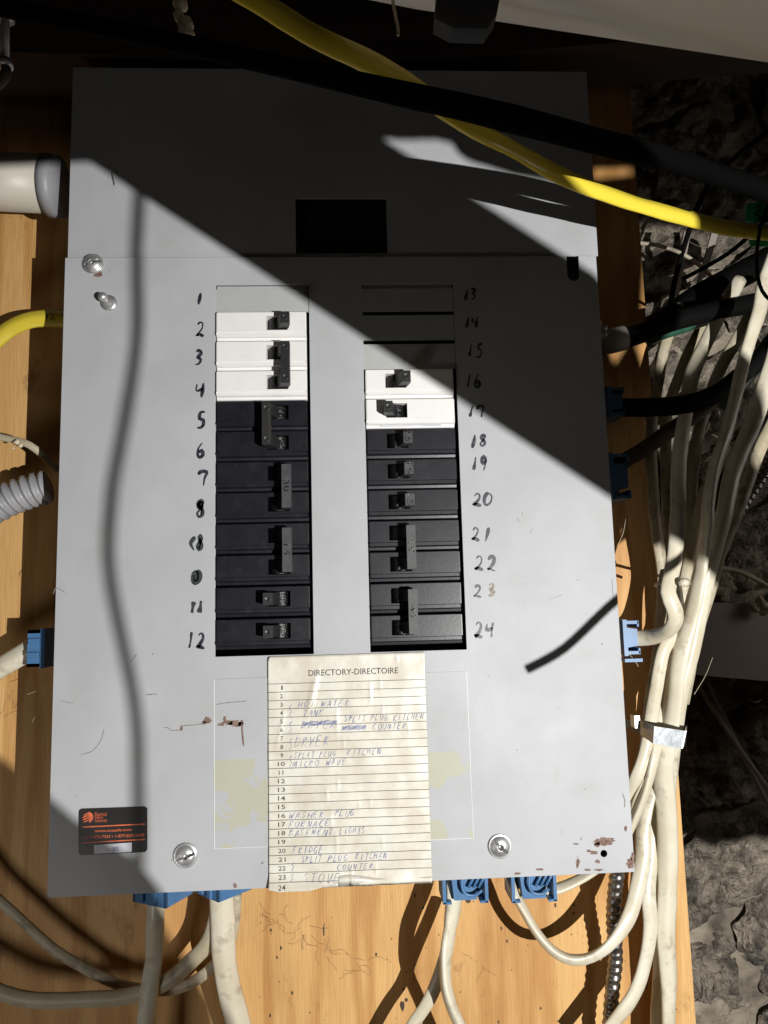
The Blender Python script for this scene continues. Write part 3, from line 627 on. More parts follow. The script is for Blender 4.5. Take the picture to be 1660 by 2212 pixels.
st_line('www.esasafe.com', 288, 748, 365, 36); st_line('1-877-372-7233 \u2022 1-877-ESA-SAFE', 140, 905, 446, 38)
bm = bmesh.new(); prism(bm, [(q.x, q.z) for q in (sf(282, 560), sf(750, 534), sf(748, 652), sf(282, 672))], -.00068, -.0005); link('number_strip', bm, M['silver_label'], st)
st_line('302', 508, 585, 590, 48, M['navy'], .00074)

# ------------------------------------------------------------------ blue cable connectors
def connector(u, v, w_, h_, y, label, style=0, rotz=0, yaw=0, name='cable_connector', group='blue plastic cable connectors'):
    """plastic clamp body with lip, wedge and hook; u,v centre, w_,h_ pixel size"""
    c = at(u, v, y); W2, H2 = wd(w_, y) / 2, wd(h_, y) / 2
    e = empty(name, c, label, 'connector', group)
    R = Matrix.Rotation(yaw, 3, 'Z') @ Matrix.Rotation(rotz, 3, 'Y')
    def P(x, yy, z): return c + R @ Vector((x, yy, z))
    def bx(bm, x0, x1, y0, y1, z0, z1, bv=.0008):
        b = bmesh.new(); box(b, x0, x1, y0, y1, z0, z1); bevel(b, min(bv, (x1 - x0) * .3, (z1 - z0) * .3, (y1 - y0) * .3), 2)
        for v_ in b.verts: v_.co = P(*v_.co)
        me = bpy.data.meshes.new('t'); b.to_mesh(me); b.free(); bm.from_mesh(me); bpy.data.meshes.remove(me)
    bm = bmesh.new(); D = .013; t = .0016; D = .0145 if yaw else D       # hollow housing, cable exits toward +x local
    bx(bm, -W2, W2, -D, -D + t, -H2, H2) if style == 0 else None
    bx(bm, -W2, W2, D - t, D, -H2, H2)
    bx(bm, -W2, W2, -D, D, H2 - t * 1.5, H2); bx(bm, -W2, W2, -D, D, -H2, -H2 + t * 1.5)
    bx(bm, -W2 - .002, -W2 + .001, -D - .001, D + .001, -H2 - .001, H2 + .001)
    link('housing', bm, M['blue'], e)
    bm = bmesh.new()
    if style == 1:
        hexa(bm, [P(-W2, -D + .001, -H2 * .62), P(W2 * .8, -D + .001, -H2 * .5), P(W2 * .8, -D + .001, H2 * .5), P(-W2, -D + .001, H2 * .62)], [P(-W2, D * .2, -H2 * .62), P(W2 * .8, -D * .3, -H2 * .5), P(W2 * .8, -D * .3, H2 * .5), P(-W2, D * .2, H2 * .62)])
        bx(bm, W2 - t, W2 + .0002, -D, D, -H2, -H2 * .62); bx(bm, W2 - t, W2 + .0002, -D, D, H2 * .62, H2)
    else:
        bx(bm, -W2 * .7, W2 * .8, -D - .0022, -D, -H2 * .55, -H2 * .25); bx(bm, -W2 * .7, W2 * .9, -D - .0022, -D, H2 * .2, H2 * .5)
    bevel(bm, .0004, 1); link('clamp_wedge', bm, M['blue'], e)
    return e
DN = math.radians(90)
connector(1353, 1375, 30, 70, .036, 'blue connector gripping a cream cable on the right side, in full light', 1)
bm = bmesh.new(); a, b = at(1340, 1421, .045), at(1378, 1427, .045); box(bm, a.x, b.x, .035, .055, b.z, a.z); bevel(bm, .0005); tag(link('connector_tab', bm, M['blue']), 'thin blue plastic tab just below the lit right connector', 'plastic tab')
connector(92, 1398, 30, 74, .045, 'blue connector on the left side of the panel holding a cream cable', 0, math.pi)
connector(1322, 876, 32, 62, .045, 'blue connector in shade, upper one on the right side, with black cable', 1)
connector(1330, 1034, 38, 98, .045, 'blue connector in shade, lower one on the right, with brown cable', 1)
connector(354, 1909, 52, 86, .047, 'blue connector under the panel at far left, half in shade', 0, DN, math.radians(-28))
connector(484, 1898, 48, 76, .045, 'blue connector under the panel, second from left, with fat cream cable', 0, DN, math.radians(-44))
def hookclip(u, v, label):
    c = connector(u, v, 60, 92, .045, label, 1, DN)
    hb = bmesh.new(); tube(hb, spline([at(u + 2, v - 30, .03), at(u - 2, v + 8, .028), at(u + 6, v + 28, .028), at(u + 26, v + 31, .028), at(u + 42, v + 20, .028)], .002), .0011)
    for k in range(3):
        b2 = bmesh.new()
        tube(hb, [at(u + 12 + k * 11, v + 14, .03), at(u + 30 + k * 11, v - 20, .03)], .0012, 6); b2.free()
    o = link('hook_clip', hb, M['blue'], c, True)
hookclip(1000, 1903, 'blue connector with hook clips under the panel, third from left'); hookclip(1145, 1900, 'blue connector with hook clips under the panel, rightmost of the bottom four')

# ------------------------------------------------------------------ cables
GC = 'cream sheathed cables around the panel'
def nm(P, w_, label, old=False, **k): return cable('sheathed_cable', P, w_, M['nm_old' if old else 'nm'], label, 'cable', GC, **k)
nm([(1690, 520, .0), (1653, 617, .0), (1636, 686, .0), (1604, 790, 0), (1570, 929, 0), (1531, 1068, 0), (1525, 1130, .0), (1514, 1216, .01), (1507, 1261, .01), (1490, 1338, .015), (1469, 1425, .02), (1452, 1529, .03), (1441, 1600, .035), (1436, 1667, .04), (1440, 1758, .045), (1444, 1845, .05), (1441, 1949, .05), (1441, 2088, .05), (1443, 2280, .05)], 37,
   'fattest cream cable of the bundle, running the full height at the right', twist=.15)
nm([(1720, 600, .03), (1675, 760, .03), (1639, 877, .03), (1604, 964, .03), (1580, 1033, .03), (1560, 1124, .03), (1537, 1220, .035), (1510, 1320, .04), (1488, 1420, .045), (1468, 1520, .05), (1452, 1640, .06), (1440, 1780, .068), (1428, 1880, .07), (1432, 2000, .072), (1428, 2150, .072), (1424, 2280, .072)], 32,
   'cream cable just right of the fattest one, dropping behind it')
nm([(1600, 600, .06), (1552, 690, .05), (1518, 756, .04), (1493, 825, .03), (1476, 929, .02), (1467, 1033, .015), (1464, 1124, .005), (1460, 1190, .0), (1450, 1240, -.002), (1444, 1280, -.006), (1456, 1312, -.006), (1461, 1336, -.004), (1446, 1360, .004), (1410, 1372, .022), (1368, 1376, .034), (1330, 1376, .04)], 29,
   'cream cable that bends left into the lit blue connector on the right')
nm([(1452, 1235, .04), (1464, 1300, .03), (1462, 1359, .022), (1434, 1407, .02), (1417, 1494, .025), (1405, 1560, .03), (1396, 1615, .03), (1381, 1671, .03), (1361, 1716, .04), (1330, 1790, .05), (1290, 1850, .055)], 24,
   'cream cable left of the bundle, slipping behind the lower right panel edge')
nm([(1470, 1370, .05), (1448, 1450, .045), (1432, 1530, .04), (1424, 1590, .035), (1415, 1640, .03), (1396, 1699, .03), (1366, 1772, .035), (1330, 1840, .04), (1278, 1886, .045), (1223, 1912, .045), (1180, 1922, .045), (1150, 1905, .045)], 27,
   'cream cable curving under the panel corner up to the rightmost bottom connector', twist=.2)
nm([(1455, 1330, .06), (1447, 1450, .06), (1440, 1560, .055), (1422, 1640, .055), (1400, 1720, .05), (1389, 1793, .045), (1389, 1862, .04), (1375, 1931, .035), (1358, 1984, .03), (1323, 2036, .028), (1278, 2067, .028), (1233, 2072, .028), (1195, 2053, .03), (1160, 2011, .033), (1136, 1966, .038), (1115, 1925, .042), (1098, 1885, .045)], 27,
   'cream cable hanging in a big loop below the right corner of the panel', twist=.35, tw0=.2)
nm([(1475, 1180, .055), (1466, 1280, .055), (1452, 1400, .06), (1432, 1520, .065), (1415, 1671, .065), (1413, 1775, .06), (1408, 1860, .055), (1402, 1931, .05), (1403, 2001, .048), (1393, 2070, .046), (1375, 2140, .045), (1345, 2192, .044), (1290, 2260, .044)], 27,
   'cream cable swinging left at the bottom right, beside the steel armoured one', tw0=.3)
nm([(1470, 660, .075), (1440, 740, .07), (1418, 850, .065), (1408, 960, .06), (1410, 1060, .055), (1422, 1150, .05), (1431, 1250, .05), (1428, 1350, .055), (1415, 1450, .06), (1402, 1530, .06), (1392, 1620, .06), (1380, 1700, .06), (1365, 1800, .06)], 22,
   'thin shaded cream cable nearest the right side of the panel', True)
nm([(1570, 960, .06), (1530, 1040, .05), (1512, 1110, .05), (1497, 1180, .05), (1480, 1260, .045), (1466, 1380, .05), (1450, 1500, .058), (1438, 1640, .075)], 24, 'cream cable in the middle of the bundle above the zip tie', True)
nm([(338, 1930, .045), (337, 1975, .045), (333, 2053, .05), (323, 2122, .055), (314, 2300, .06)], 31, 'shaded cream cable hanging straight from the leftmost bottom connector', lobes=.12)
nm([(481, 1920, .042), (482, 1952, .042), (482, 2053, .045), (491, 2130, .05), (508, 2190, .055), (540, 2280, .06)], 40, 'fat cream cable bulging down from the second bottom connector', tw0=.15)
nm([(512, 1930, .05), (508, 1985, .055), (497, 2040, .06), (469, 2081, .064), (417, 2120, .07), (344, 2143, .072), (260, 2132, .072), (200, 2105, .072), (139, 2067, .07), (69, 2012, .07), (0, 1945, .07), (-60, 1870, .07)], 19, 'thin cream cable arcing from the left edge to the second bottom connector', True)
nm([(-80, 2100, .06), (0, 2143, .06), (69, 2162, .06), (174, 2162, .06), (295, 2145, .06), (364, 2119, .06), (417, 2070, .056), (451, 2030, .05), (470, 1984, .045), (478, 1925, .042)], 27, 'cream cable sweeping along the bottom left and up to the connector', True)
nm([(981, 1900, .045), (981, 1940, .042), (977, 1983, .036), (963, 2053, .028), (961, 2122, .024), (975, 2174, .022), (998, 2225, .022), (1030, 2300, .022)], 33, 'cream cable hanging from the third bottom connector, bowed to the left', twist=.4, tw0=.3)
nm([(975, 1960, .065), (968, 2040, .05), (950, 2105, .045), (923, 2170, .045), (892, 2218, .045), (850, 2290, .045)], 22, 'thinner cream cable slanting down left from behind the bowed one')
nm([(-60, 1470, .045), (0, 1440, .045), (40, 1420, .045), (75, 1402, .045), (110, 1398, .045)], 37, 'cream cable entering the blue connector on the left side')
nm([(-30, 930, .05), (0, 943, .05), (40, 952, .05), (65, 962, .05), (90, 982, .055), (108, 1002, .06), (130, 1020, .07)], 13, 'frayed thin dusty white wire left of the panel', True)
cable('yellow_cable', [(-40, 760, .05), (0, 727, .05), (35, 704, .05), (70, 692, .05), (110, 689, .05), (150, 689, .05)], 33, M['yellow'], 'short bright yellow cable entering the left side of the panel', 'cable', lobes=.16)
YF = .05 - wd(33, .05) / 2 * .82
yc = [o for o in COL.objects if o.name == 'yellow_cable'][0]
text_on('printed_text', '12', lambda u, v: at(u, v, YF), 100, 118, 678, 690, M['print'], yc, .0)
# yellow cable across the top
cable('yellow_cable', [(430, -70, -.21), (541, -5, -.21), (680, 76, -.21), (819, 150, -.21), (923, 210, -.205), (1027, 276, -.185), (1136, 336, -.15), (1205, 376, -.13), (1292, 413, -.115), (1396, 449, -.10), (1500, 477, -.09), (1580, 492, -.08), (1700, 505, -.07)], 40, M['yellow'], 'long yellow cable crossing diagonally in front of the top of the panel', 'cable', lobes=.14, flat=.7)
# black cable above it
bm = bmesh.new(); bp_ = path([(-60, 0, -.2), (20, 20, -.2), (300, 75, -.22), (600, 142, -.24), (870, 203, -.245), (1000, 231, -.235), (1118, 260, -.235), (1218, 286, -.222), (1300, 308, -.21), (1400, 332, -.20), (1466, 350, -.19), (1570, 384, -.175), (1700, 428, -.165)])
sweep(bm, bp_, lambda s, th: ((.0040 + .0015 * min(1, max(0, (s - .17) / .10))) * math.cos(th), (.0040 + .0015 * min(1, max(0, (s - .17) / .10))) * math.sin(th)), 20)
M['shaded_rubber'] = mat('shade_black_rubber', (.0018, .0018, .0018), .85, spec=.02, bump=.3, bscale=160)  # rubber colour darkened to stand in for shade on the top cable
tag(link('black_cable', bm, M['shaded_rubber'], smooth=True), 'thick black cable crossing over the yellow one at the top', 'cable')
# dark cables on the right
def rnd(name, P, w_, m, label, cat='cable'):
    bm = bmesh.new(); tube(bm, path(P), wd(w_, sum(p[2] for p in P) / len(P)) / 2, 20); return tag(link(name, bm, m, smooth=True), label, cat)
rnd('black_cable', [(1340, 735, .045), (1400, 715, .04), (1460, 692, .04), (1560, 668, .05), (1640, 650, .07), (1720, 610, .09)], 44, M['rubber'], 'upper black cable entering the right side through a metal collar')
rnd('black_cable', [(1440, 700, .08), (1500, 650, .09), (1580, 605, .10), (1700, 540, .12)], 62, M['rubber'], 'thick black cable rising to the right behind the upper one')
rnd('black_cable', [(1325, 880, .045), (1400, 880, .03), (1480, 874, .02), (1540, 855, .02), (1590, 820, .03), (1660, 760, .04), (1720, 700, .05)], 42, M['rubber'], 'lower black cable from the upper shaded blue connector')
rnd('green_cable', [(1560, 870, .05), (1610, 812, .055), (1660, 750, .06), (1720, 670, .07)], 42, M['green'], 'dull green cable behind the cream bundle at the right edge')
rnd('green_cable', [(1395, 740, .06), (1430, 722, .055), (1480, 706, .06), (1530, 690, .08)], 26, M['green'], 'dull green cable peeking out beneath the upper black cable')
rnd('brown_cable', [(1318, 1040, .045), (1345, 1000, .045), (1386, 974, .04), (1448, 930, .04), (1507, 892, .045), (1560, 846, .05), (1620, 790, .07), (1700, 700, .09)], 34, M['brownc'], 'old brown cloth cable slanting up from the lower shaded connector')
rnd('beige_wire', [(1370, 524, .2), (1420, 530, .2), (1470, 546, .2), (1510, 572, .2), (1540, 600, .2)], 9, M['nm_old'], 'thin beige wire arching over the stone wall below the yellow cable', 'wire')
rnd('beige_wire', [(1500, 1228, .2), (1560, 1228, .22), (1610, 1240, .22), (1700, 1290, .22)], 11, M['nm_old'], 'thin grimy wire arching out right of the zip tie', 'wire')
rnd('black_wire', [(1476, 602, -.04), (1500, 590, -.05), (1545, 565, -.06), (1590, 535, -.07), (1660, 470, -.08), (1720, 400, -.08)], 10, M['rubber'], 'stiff black wire end poking left below the green tag', 'wire')
rnd('black_wire', [(1662, 440, -.08), (1646, 480, -.08), (1636, 540, -.08), (1638, 600, -.08), (1655, 640, -.08), (1700, 670, -.08)], 8, M['rubber'], 'thin black wire looping at the right edge below the green tag', 'wire')
# grey straps
for (a, b, c, d, l) in ((1486, 500, 1448, 700, 'left of two grey metal straps hanging before the stone wall'), (1546, 500, 1492, 690, 'right of two grey metal straps hanging before the stone wall')):
    bm = bmesh.new(); p, q = at(a, b, .22), at(c, d, .22); n = Vector((wd(8, .22), 0, 0)); hexa(bm, [p - n, p + n, q + n, q - n], [v + Vector((0, .003, 0)) for v in (p - n, p + n, q + n, q - n)])
    tag(link('metal_strap', bm, M['duct']), l, 'strap', 'grey hanging straps')
# ridged conduits
ridged('armoured_cable', [(1345, 1840, .045), (1334, 1885, .045), (1327, 1949, .05), (1326, 2001, .055), (1330, 2070, .06), (1323, 2140, .06), (1312, 2290, .06)], 31, M['steel_dark'], 'shiny steel armoured cable dropping from under the panel at right', .0062, .075, 'cable')
ridged('armoured_cable', [(1720, 900, .17), (1660, 1009, .17), (1600, 1100, .17), (1552, 1182, .17), (1535, 1240, .17), (1520, 1330, .17)], 30, M['steel_dark'], 'dark rusty armoured cable hanging at the right, behind the bundle', .0066, .08, 'cable')
ridged('flexible_conduit', [(-60, 1120, .045), (0, 1088, .045), (35, 1072, .045), (70, 1060, .045), (104, 1052, .045)], 74, M['flex'], 'short grey ribbed flexible conduit at the left of the panel', .0068, .10, 'conduit', 1, 1)
# PVC stub with collar
pv = empty('pvc_pipe', at(50, 395, .04), 'white plastic pipe stub entering the upper left side of the panel', 'pipe')
a, b = at(-120, 388, .03), at(106, 398, .03); bm = bmesh.new(); tube(bm, [a, a.lerp(b, .5), b], wd(124, .03) / 2, 40); link('pipe', bm, M['pvc'], pv, True)
bm = bmesh.new(); a, b = at(106, 402, .03), at(131, 404, .03); sweep(bm, [a, a.lerp(b, .5), b], lambda s, th: (wd(136, .03) / 2 * (1 - s * 3) * math.cos(th), wd(136, .03) / 2 * (1 - s * 3) * math.sin(th)), 40); link('collar', bm, M['pvc_lip'], pv, True)
# metal collar of the upper black cable
mc = empty('cable_clamp', at(1330, 735, .045), 'metal clamp collar with screws at the upper black cable, right side', 'clamp')
bm = bmesh.new(); tube(bm, [at(1300, 740, .045), at(1320, 737, .045), at(1349, 730, .045)], wd(56, .045) / 2, 24); link('collar', bm, M['duct'], mc, True)
for v in (708, 722):
    bm = bmesh.new(); lathe(bm, at(1304, v, .02), [(.0028, -.003), (.0028, .001), (.002, .002), (0, .0022)], 14); link('screw', bm, M['zinc'], mc, True)
# strap clamp, zip tie
sc_ = empty('strap_clamp', at(1440, 1595, .01), 'bright zinc strap clamp holding the cream cables at lower right', 'clamp')
bm = bmesh.new(); fr = [at(1414, 1569, .004), at(1480, 1579, .006), at(1472, 1617, .006), at(1411, 1606, .004)]; hexa(bm, fr, [p + Vector((0, .0012, 0)) for p in fr]); bevel(bm, .0004); link('clamp_face', bm, M['strap'], sc_)
bm = bmesh.new(); hexa(bm, [fr[0], fr[3], at(1384, 1588, .03), at(1384, 1556, .03)], [p + Vector((.0003, .0012, .0)) for p in (fr[0], fr[3], at(1384, 1588, .03), at(1384, 1556, .03))]); link('clamp_side', bm, M['zinc'], sc_)
bm = bmesh.new(); q = [at(1386, 1558, .03), at(1386, 1586, .03), at(1345, 1568, .05), at(1345, 1555, .05)]; hexa(bm, q, [p + Vector((0, .0012, 0)) for p in q]); link('clamp_arm', bm, M['nm_old'], sc_)
bm = bmesh.new(); q = [fr[1], fr[2], at(1478, 1604, .07), at(1482, 1566, .07)]; hexa(bm, q, [p + Vector((.0012, 0, 0)) for p in q]); link('clamp_side', bm, M['zinc'], sc_)
bm = bmesh.new(); a = at(1375, 1557, .026); box(bm, a.x - .002, a.x + .002, a.y - .002, a.y + .006, a.z - .005, a.z + .004); bevel(bm, .0008); link('clamp_bolt', bm, M['strap'], sc_)
zt_ = empty('zip_tie', at(1440, 1258, .0), 'translucent cream zip tie round the upper cable bundle at right', 'zip tie')
bm = bmesh.new(); tube(bm, spline([at(1416, 1266, .04), at(1420, 1262, .005), at(1440, 1257, -.002), at(1468, 1256, -.004), at(1480, 1258, .01), at(1484, 1259, .05)], .002), .0012, 8); link('band', bm, M['nm'], zt_, True)
bm = bmesh.new(); tube(bm, [at(1468, 1258, -.008), at(1478, 1258, -.010), at(1484, 1258, -.008)], .0030, 12); link('tie_head', bm, M['nm'], zt_, True)
# duct behind, low right, and two old rods below it
bm = bmesh.new(); q = [at(1470, 1300, .20), at(1900, 1310, .20), at(1900, 1492, .20), at(1470, 1455, .20)]; hexa(bm, q, [p + Vector((0, .10, 0)) for p in q]); bevel(bm, .006, 4)
tag(link('metal_duct', bm, M['duct'], smooth=False), 'dull grey duct running right behind the cable bundle', 'duct')
for (P, l) in (([(1490, 1450, .26), (1540, 1530, .26), (1600, 1620, .26), (1700, 1760, .26)], 'long thin rod slanting down right below the duct, left one'), ([(1520, 1450, .27), (1570, 1560, .27), (1620, 1660, .27), (1660, 1740, .27)], 'long thin rod slanting down right below the duct, right one')):
    rnd('rod', P, 10, M['duct'], l, 'rod')
# green tag
tg = empty('green_tag', at(1650, 460, -.06), 'green tag with a black 3 at the right edge, tied on the yellow cable', 'tag')
bm = bmesh.new(); q = [at(1612, 440, -.068), at(1700, 430, -.068), at(1700, 486, -.068), at(1612, 478, -.068)]; hexa(bm, q, [p + Vector((0, .0006, 0)) for p in q]); link('tag_face', bm, M['tag'], tg)
bm = bmesh.new(); q = [at(1618, 518, -.068), at(1690, 516, -.068), at(1690, 533, -.068), at(1622, 532, -.068)]; hexa(bm, q, [p + Vector((0, .0006, 0)) for p in q]); link('tag_end', bm, M['tag'], tg)
write('marker_number', '3', lambda u, v: at(u, v, -.0695), 1622, 1648, 444, 478, .0012, M['ink'], tg)

# ------------------------------------------------------------------ things at the top
def slab(name, q, y, th, m, label, cat, bv=.002):
    bm = bmesh.new(); P = [at(u, v, y) for u, v in q]; hexa(bm, P, [p + Vector((0, th, 0)) for p in P]); bevel(bm, bv)
    return tag(link(name, bm, m), label, cat)
bm = bmesh.new(); q = [at(690, -160, -.36), at(1800, -180, -.36), at(1800, 156, -.20), at(1083, 47, -.20), at(900, 20, -.20), at(760, -8, -.20)]; q[0] = at(700, -200, -.36)
vt = [bm.verts.new(p) for p in q]; vb = [bm.verts.new(p + Vector((0, .003, .018))) for p in q]; bm.faces.new(vt); bm.faces.new(vb[::-1])
for k in range(6): bm.faces.new((vt[k], vt[(k + 1) % 6], vb[(k + 1) % 6], vb[k]))
tag(link('painted_board', bm, M['board']), 'off-white painted board across the top right corner', 'board')
slab('floor_joist', [(-400, -300), (1750, -300), (1750, 60), (1000, 118), (700, 132), (-400, 100)], .005, .05, M['joist'], 'dark wooden joist in the gloom above the panel', 'joist')
hg = slab('pipe_hanger', [(948, -60), (1090, -60), (1074, 30), (1052, 62), (978, 60), (940, 40)], -.25, .008, M['navyb'], 'dark navy hanger dangling over the painted board at the top', 'hanger')
rnd('splinter', [(846, -20, -.24), (852, 20, -.24), (859, 55, -.24), (861, 76, -.24)], 8, M['nm_old'], 'thin pale splinter hanging at the top centre', 'splinter')
def blob(name, P, m, label, cat):
    bm = bmesh.new()
    for (u, v, y, r) in P:
        res = bmesh.ops.create_icosphere(bm, subdivisions=3, radius=wd(r, y), matrix=Matrix.Translation(at(u, v, y)))
        for q in res['verts']: c = at(u, v, y); d = q.co - c; q.co = c + d * (1 + .9 * noise.fractal(q.co * 160, 1, 2, 4))
    return tag(link(name, bm, m, smooth=True), label, cat)
blob('dried_foam', [(392, 12, -.22, 11), (388, 38, -.22, 15), (402, 58, -.22, 19), (396, 76, -.22, 14), (412, 70, -.22, 12)], M['fuzz'], 'lumpy beige dried foam drip hanging at the top left', 'foam')
blob('dried_drip', [(1562, 5, -.24, 14), (1565, 24, -.24, 9), (1567, 38, -.24, 5)], M['brownc'], 'small brown drip on the painted board at the top right', 'drip')
blob('dust_clump', [(1640, 1300, .19, 9), (1650, 1312, .19, 12), (1632, 1318, .19, 7)], M['fuzz'], 'brown dust and cobweb clump on the duct at the right edge', 'dust')
blob('dust_clump', [(36, 955, .045, 5), (44, 962, .045, 4), (30, 968, .045, 4)], M['fuzz'], 'small dust clump clinging to the frayed wire at left', 'dust')
ccn = empty('conduit_fitting', at(10, 60, -.1), 'silvery metal conduit fitting at the very top left corner', 'conduit fitting')
bm = bmesh.new(); tube(bm, [at(14, -80, -.1), at(12, 20, -.1), at(11, 140, -.1)], wd(20, -.1) / 2, 24); link('pipe', bm, M['zinc'], ccn, True)
bm = bmesh.new()
for v in (8, 30, 132): tube(bm, [at(12, v, -.1), at(12, v + 6, -.1), at(12, v + 13, -.1)], wd(40 if v < 100 else 34, -.1) / 2, 24)
link('ring', bm, M['zinc'], ccn, True)
bm = bmesh.new(); tube(bm, spline([at(12, 140, -.1), at(14, 158, -.1), at(2, 178, -.1), at(-20, 190, -.1)], .002), wd(22, -.1) / 2, 20); link('elbow', bm, M['brownc'], ccn, True)
# fine dead roots and cobwebs on the plywood
bm = bmesh.new(); rn = random.Random(3)
for (u, v, n) in ((600, 1990, 9), (660, 2010, 8), (700, 2060, 7), (780, 2090, 6), (1050, 2080, 3), (30, 1530, 4)):
    for k in range(n):
        a = rn.uniform(0, 6.28); P = []; x, y = u + rn.uniform(-20, 20), v + rn.uniform(-15, 15)
        for s in range(6): P.append(at(x, y, WY - rn.uniform(.0008, .003))); a += rn.uniform(-.8, .8); x += 9 * math.cos(a); y += 7 * math.sin(a)
        ribbon(bm, spline(P, .002), lambda t: .0002, 0)
M['rootlet'] = mat('dry_rootlet', (.30, .19, .10), .9)
tag(link('dry_rootlets', bm, M['rootlet']), 'tangle of fine dry rootlets on the plywood below the panel', 'rootlets', kind='stuff')
bm = bmesh.new()
for i in range(90):
    u, v = rn.uniform(560, 1480), rn.uniform(1930, 2212); r = rn.choice([.0002, .0003, .0004, .0005, .0009]); c = at(u, v, WY)
    n = 7; vs = [bm.verts.new((c.x + r * rn.uniform(.6, 1.2) * math.cos(6.28 * k / n), WY - .0003, c.z + r * rn.uniform(.8, 2.2) * math.sin(6.28 * k / n))) for k in range(n)]; bm.faces.new(vs)
tag(link('wood_specks', bm, M['brownc']), 'small dark specks and pits on the plywood face', 'specks', kind='stuff')

# ------------------------------------------------------------------ unseen wires, and blockers added between lamp and panel to throw shadows
def caster(name, poly, k, th, m, label, cat):
    bm = bmesh.new(); P = [toward(u, v, 0, k) for u, v in poly]; hexa(bm, P, [p + Vector((0, -th, 0)) for p in P]); return tag(link(name, bm, m), label, cat)
caster('diagonal_blocker', [(-250, 60), (200, 352), (1310, 1070), (2400, 1777), (2400, 1340), (1880, 1060), (1720, 1050), (1700, 880), (1600, 795), (1545, 850), (1518, 772), (1478, 840), (1452, 766), (1400, 745), (1310, 640), (1000, 440), (820, 324), (300, -12), (-250, -368)], .68, .012, M['joist'], 'added unseen diagonal blocker off to the right that shades the panel', 'shadow blocker')  # unseen blocker, outline cut to the diagonal shadow band and lit gaps
rg = [(-600, 372), (-100, 362), (150, 352), (205, 350), (400, 335), (600, 318), (800, 299)]
rg += [(820 + 16 * i, 299 + i * .6 + rn.uniform(-3, 4)) for i in range(10)]
rg += [(979, 308), (992, 330), (1010, 345), (1032, 354), (1055, 360), (1085, 370), (1112, 379), (1150, 386), (1200, 395), (1290, 402), (1400, 404), (1412, 356), (1503, 354), (1512, 416), (1400, 430), (1332, 440), (1330, 505), (1372, 530), (1392, 640), (1440, 742), (1500, 758), (1522, 752), (1526, 640), (1534, 500), (1750, 478), (2400, 520), (2400, -700), (-600, -700)]
caster('ragged_blocker', rg, .69, .01, M['joist'], 'added unseen ragged blocker off to the upper right that shades the panel top', 'board')  # unseen blocker added, lower outline follows the shade on the panel top
def wire_caster(P, k, w_, label):
    bm = bmesh.new(); pts = spline([toward(u, v, 0, k) for u, v in P], .004); tube(bm, pts, w_, 10); return tag(link('hanging_wire', bm, M['rubber'], smooth=True), label, 'wire')
wire_caster([(306, 300), (303, 425), (298, 520), (296, 600), (298, 680), (293, 760), (278, 860), (262, 950), (245, 1040), (237, 1120), (234, 1190), (240, 1260), (255, 1340), (272, 1420), (288, 1500), (297, 1580), (299, 1680), (300, 1800), (300, 1900)], .74, .00095, 'long wavy wire hanging off to the right of the view')
wire_caster([(1500, 1180), (1420, 1235), (1340, 1290), (1300, 1325), (1262, 1362), (1220, 1400), (1180, 1425), (1138, 1446)], .46, .0018, 'loose wire end hanging off to the right of the view, short')
caster('corner_blocker', [(-700, 1200), (-100, 1565), (105, 1720), (165, 1772), (300, 1862), (345, 1920), (560, 2260), (600, 2500), (-700, 2500)], .68, .02, M['joist'], 'added unseen blocker out of view that shades the lower left', 'box')  # unseen blocker added only to shade the lower left corner

caster('wall_blocker', [(1880, 900), (1890, 1120), (1700, 1240), (1665, 1340), (1640, 1700), (1690, 1960), (1780, 2000), (1880, 1975), (1960, 2010), (2060, 1990), (2500, 2020), (2500, 900)], .68, .01, M['joist'], 'added unseen blocker off to the right, shading the stone wall', 'plank')  # unseen blocker added to keep the wall right of the bundle dark

# more strands in the bundle at upper right
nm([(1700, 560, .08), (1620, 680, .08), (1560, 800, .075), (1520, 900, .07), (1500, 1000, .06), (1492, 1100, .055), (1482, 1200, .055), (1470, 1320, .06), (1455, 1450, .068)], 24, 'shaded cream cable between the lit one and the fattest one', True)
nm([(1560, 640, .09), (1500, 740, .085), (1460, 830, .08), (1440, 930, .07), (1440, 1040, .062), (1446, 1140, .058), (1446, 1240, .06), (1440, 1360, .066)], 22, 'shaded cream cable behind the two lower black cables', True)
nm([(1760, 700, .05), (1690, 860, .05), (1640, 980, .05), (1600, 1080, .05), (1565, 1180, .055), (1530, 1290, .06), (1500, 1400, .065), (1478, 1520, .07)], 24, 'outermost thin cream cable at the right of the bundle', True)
rnd('black_wire', [(1400, 900, .07), (1420, 1000, .07), (1424, 1100, .075), (1420, 1200, .08)], 9, M['rubber'], 'thin black wire running down beside the shaded cream cables', 'wire')
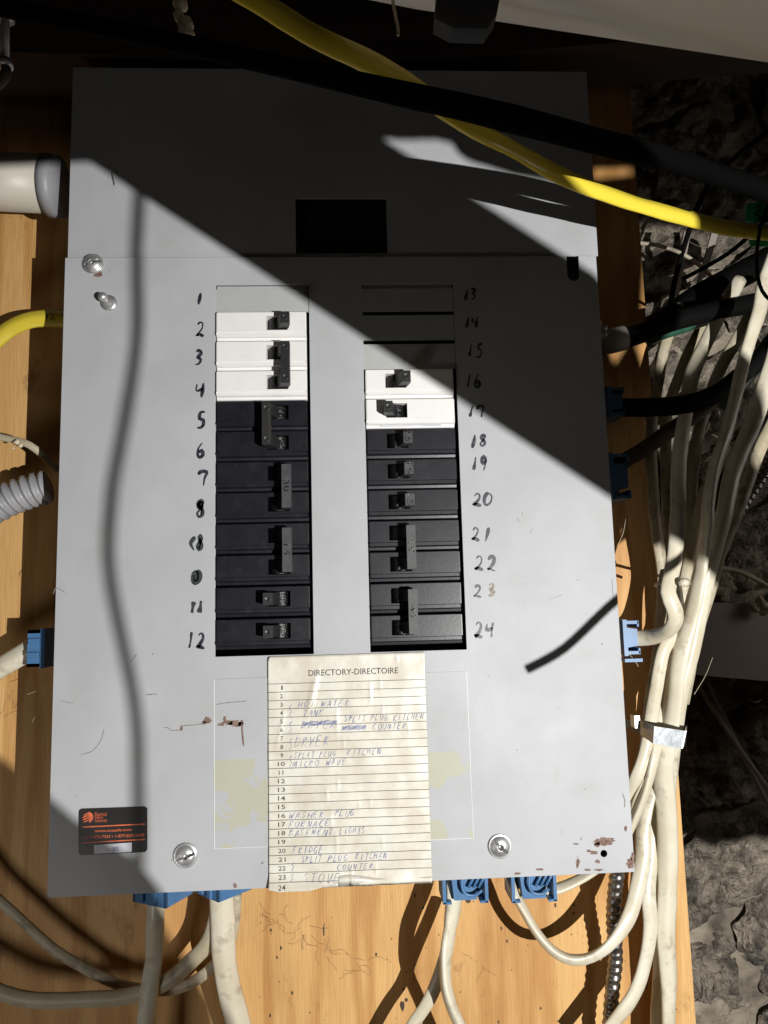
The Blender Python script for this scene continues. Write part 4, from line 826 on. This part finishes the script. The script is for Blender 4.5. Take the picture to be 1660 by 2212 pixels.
rnd('black_wire', [(1700, 260, .2), (1600, 330, .2), (1520, 420, .2), (1460, 600, .2), (1435, 760, .2)], 12, M['rubber'], 'thin black wire crossing before the upper stone wall', 'wire')
rnd('black_cable', [(1720, 860, .1), (1640, 930, .1), (1580, 1010, .1), (1540, 1100, .1)], 26, M['rubber'], 'dark cable slanting behind the cream bundle at the right edge')
bm = bmesh.new()
for i in range(60):
    u, v = rn.uniform(1400, 1660), rn.uniform(500, 1900); y0 = rn.uniform(.12, .28); a = rn.uniform(0, 6.28); L_ = rn.uniform(15, 70)
    p, q = at(u, v, y0), at(u + L_ * math.cos(a), v + L_ * math.sin(a), y0 + rn.uniform(-.03, .03)); m_ = p.lerp(q, .5) + Vector((0, 0, -.003))
    tube(bm, spline([p, m_, q], .004), .00018, 3)
for (u, v, u2, v2) in ((1334, 1180, 1352, 1120), (1500, 1500, 1540, 1420), (1345, 1400, 1380, 1440), (90, 1500, 70, 1560), (105, 1480, 60, 1500)):
    tube(bm, spline([at(u, v, .04), at((u + u2) / 2 + 4, (v + v2) / 2, .04), at(u2, v2, .04)], .004), .0002, 3)
tag(link('cobwebs', bm, M['fuzz']), 'fine dusty cobweb strands hanging before the stone wall', 'cobweb', kind='stuff')

# specks of dirt, chipped edges and screw heads on the plywood
for (u, v) in ((590, 2005), (655, 2040), (980, 2140), (1270, 1950)): pass
bm = bmesh.new()
for (u, v, a, b_) in ((870, 2172, 5, 12), (878, 2160, 4, 4), (517, 1954, 3, 3), (1012, 1943, 6, 9), (1345, 1965, 3, 6), (700, 2010, 2, 12), (1200, 1955, 3, 5), (1395, 2130, 3, 7), (865, 1500, 1, 1)):
    c = at(u, v, WY); vs = [bm.verts.new((c.x + wd(a, WY) * rn.uniform(.6, 1.1) * math.cos(6.283 * k / 11), WY - .0004, c.z + wd(b_, WY) * rn.uniform(.6, 1.1) * math.sin(6.283 * k / 11))) for k in range(11)]; bm.faces.new(vs)
tag(link('wood_gouges', bm, M['brownc']), 'dark gouges and nail holes in the plywood face', 'gouges', kind='stuff')
for (u, v) in ((205, 2000), (560, 2140)):
    pass
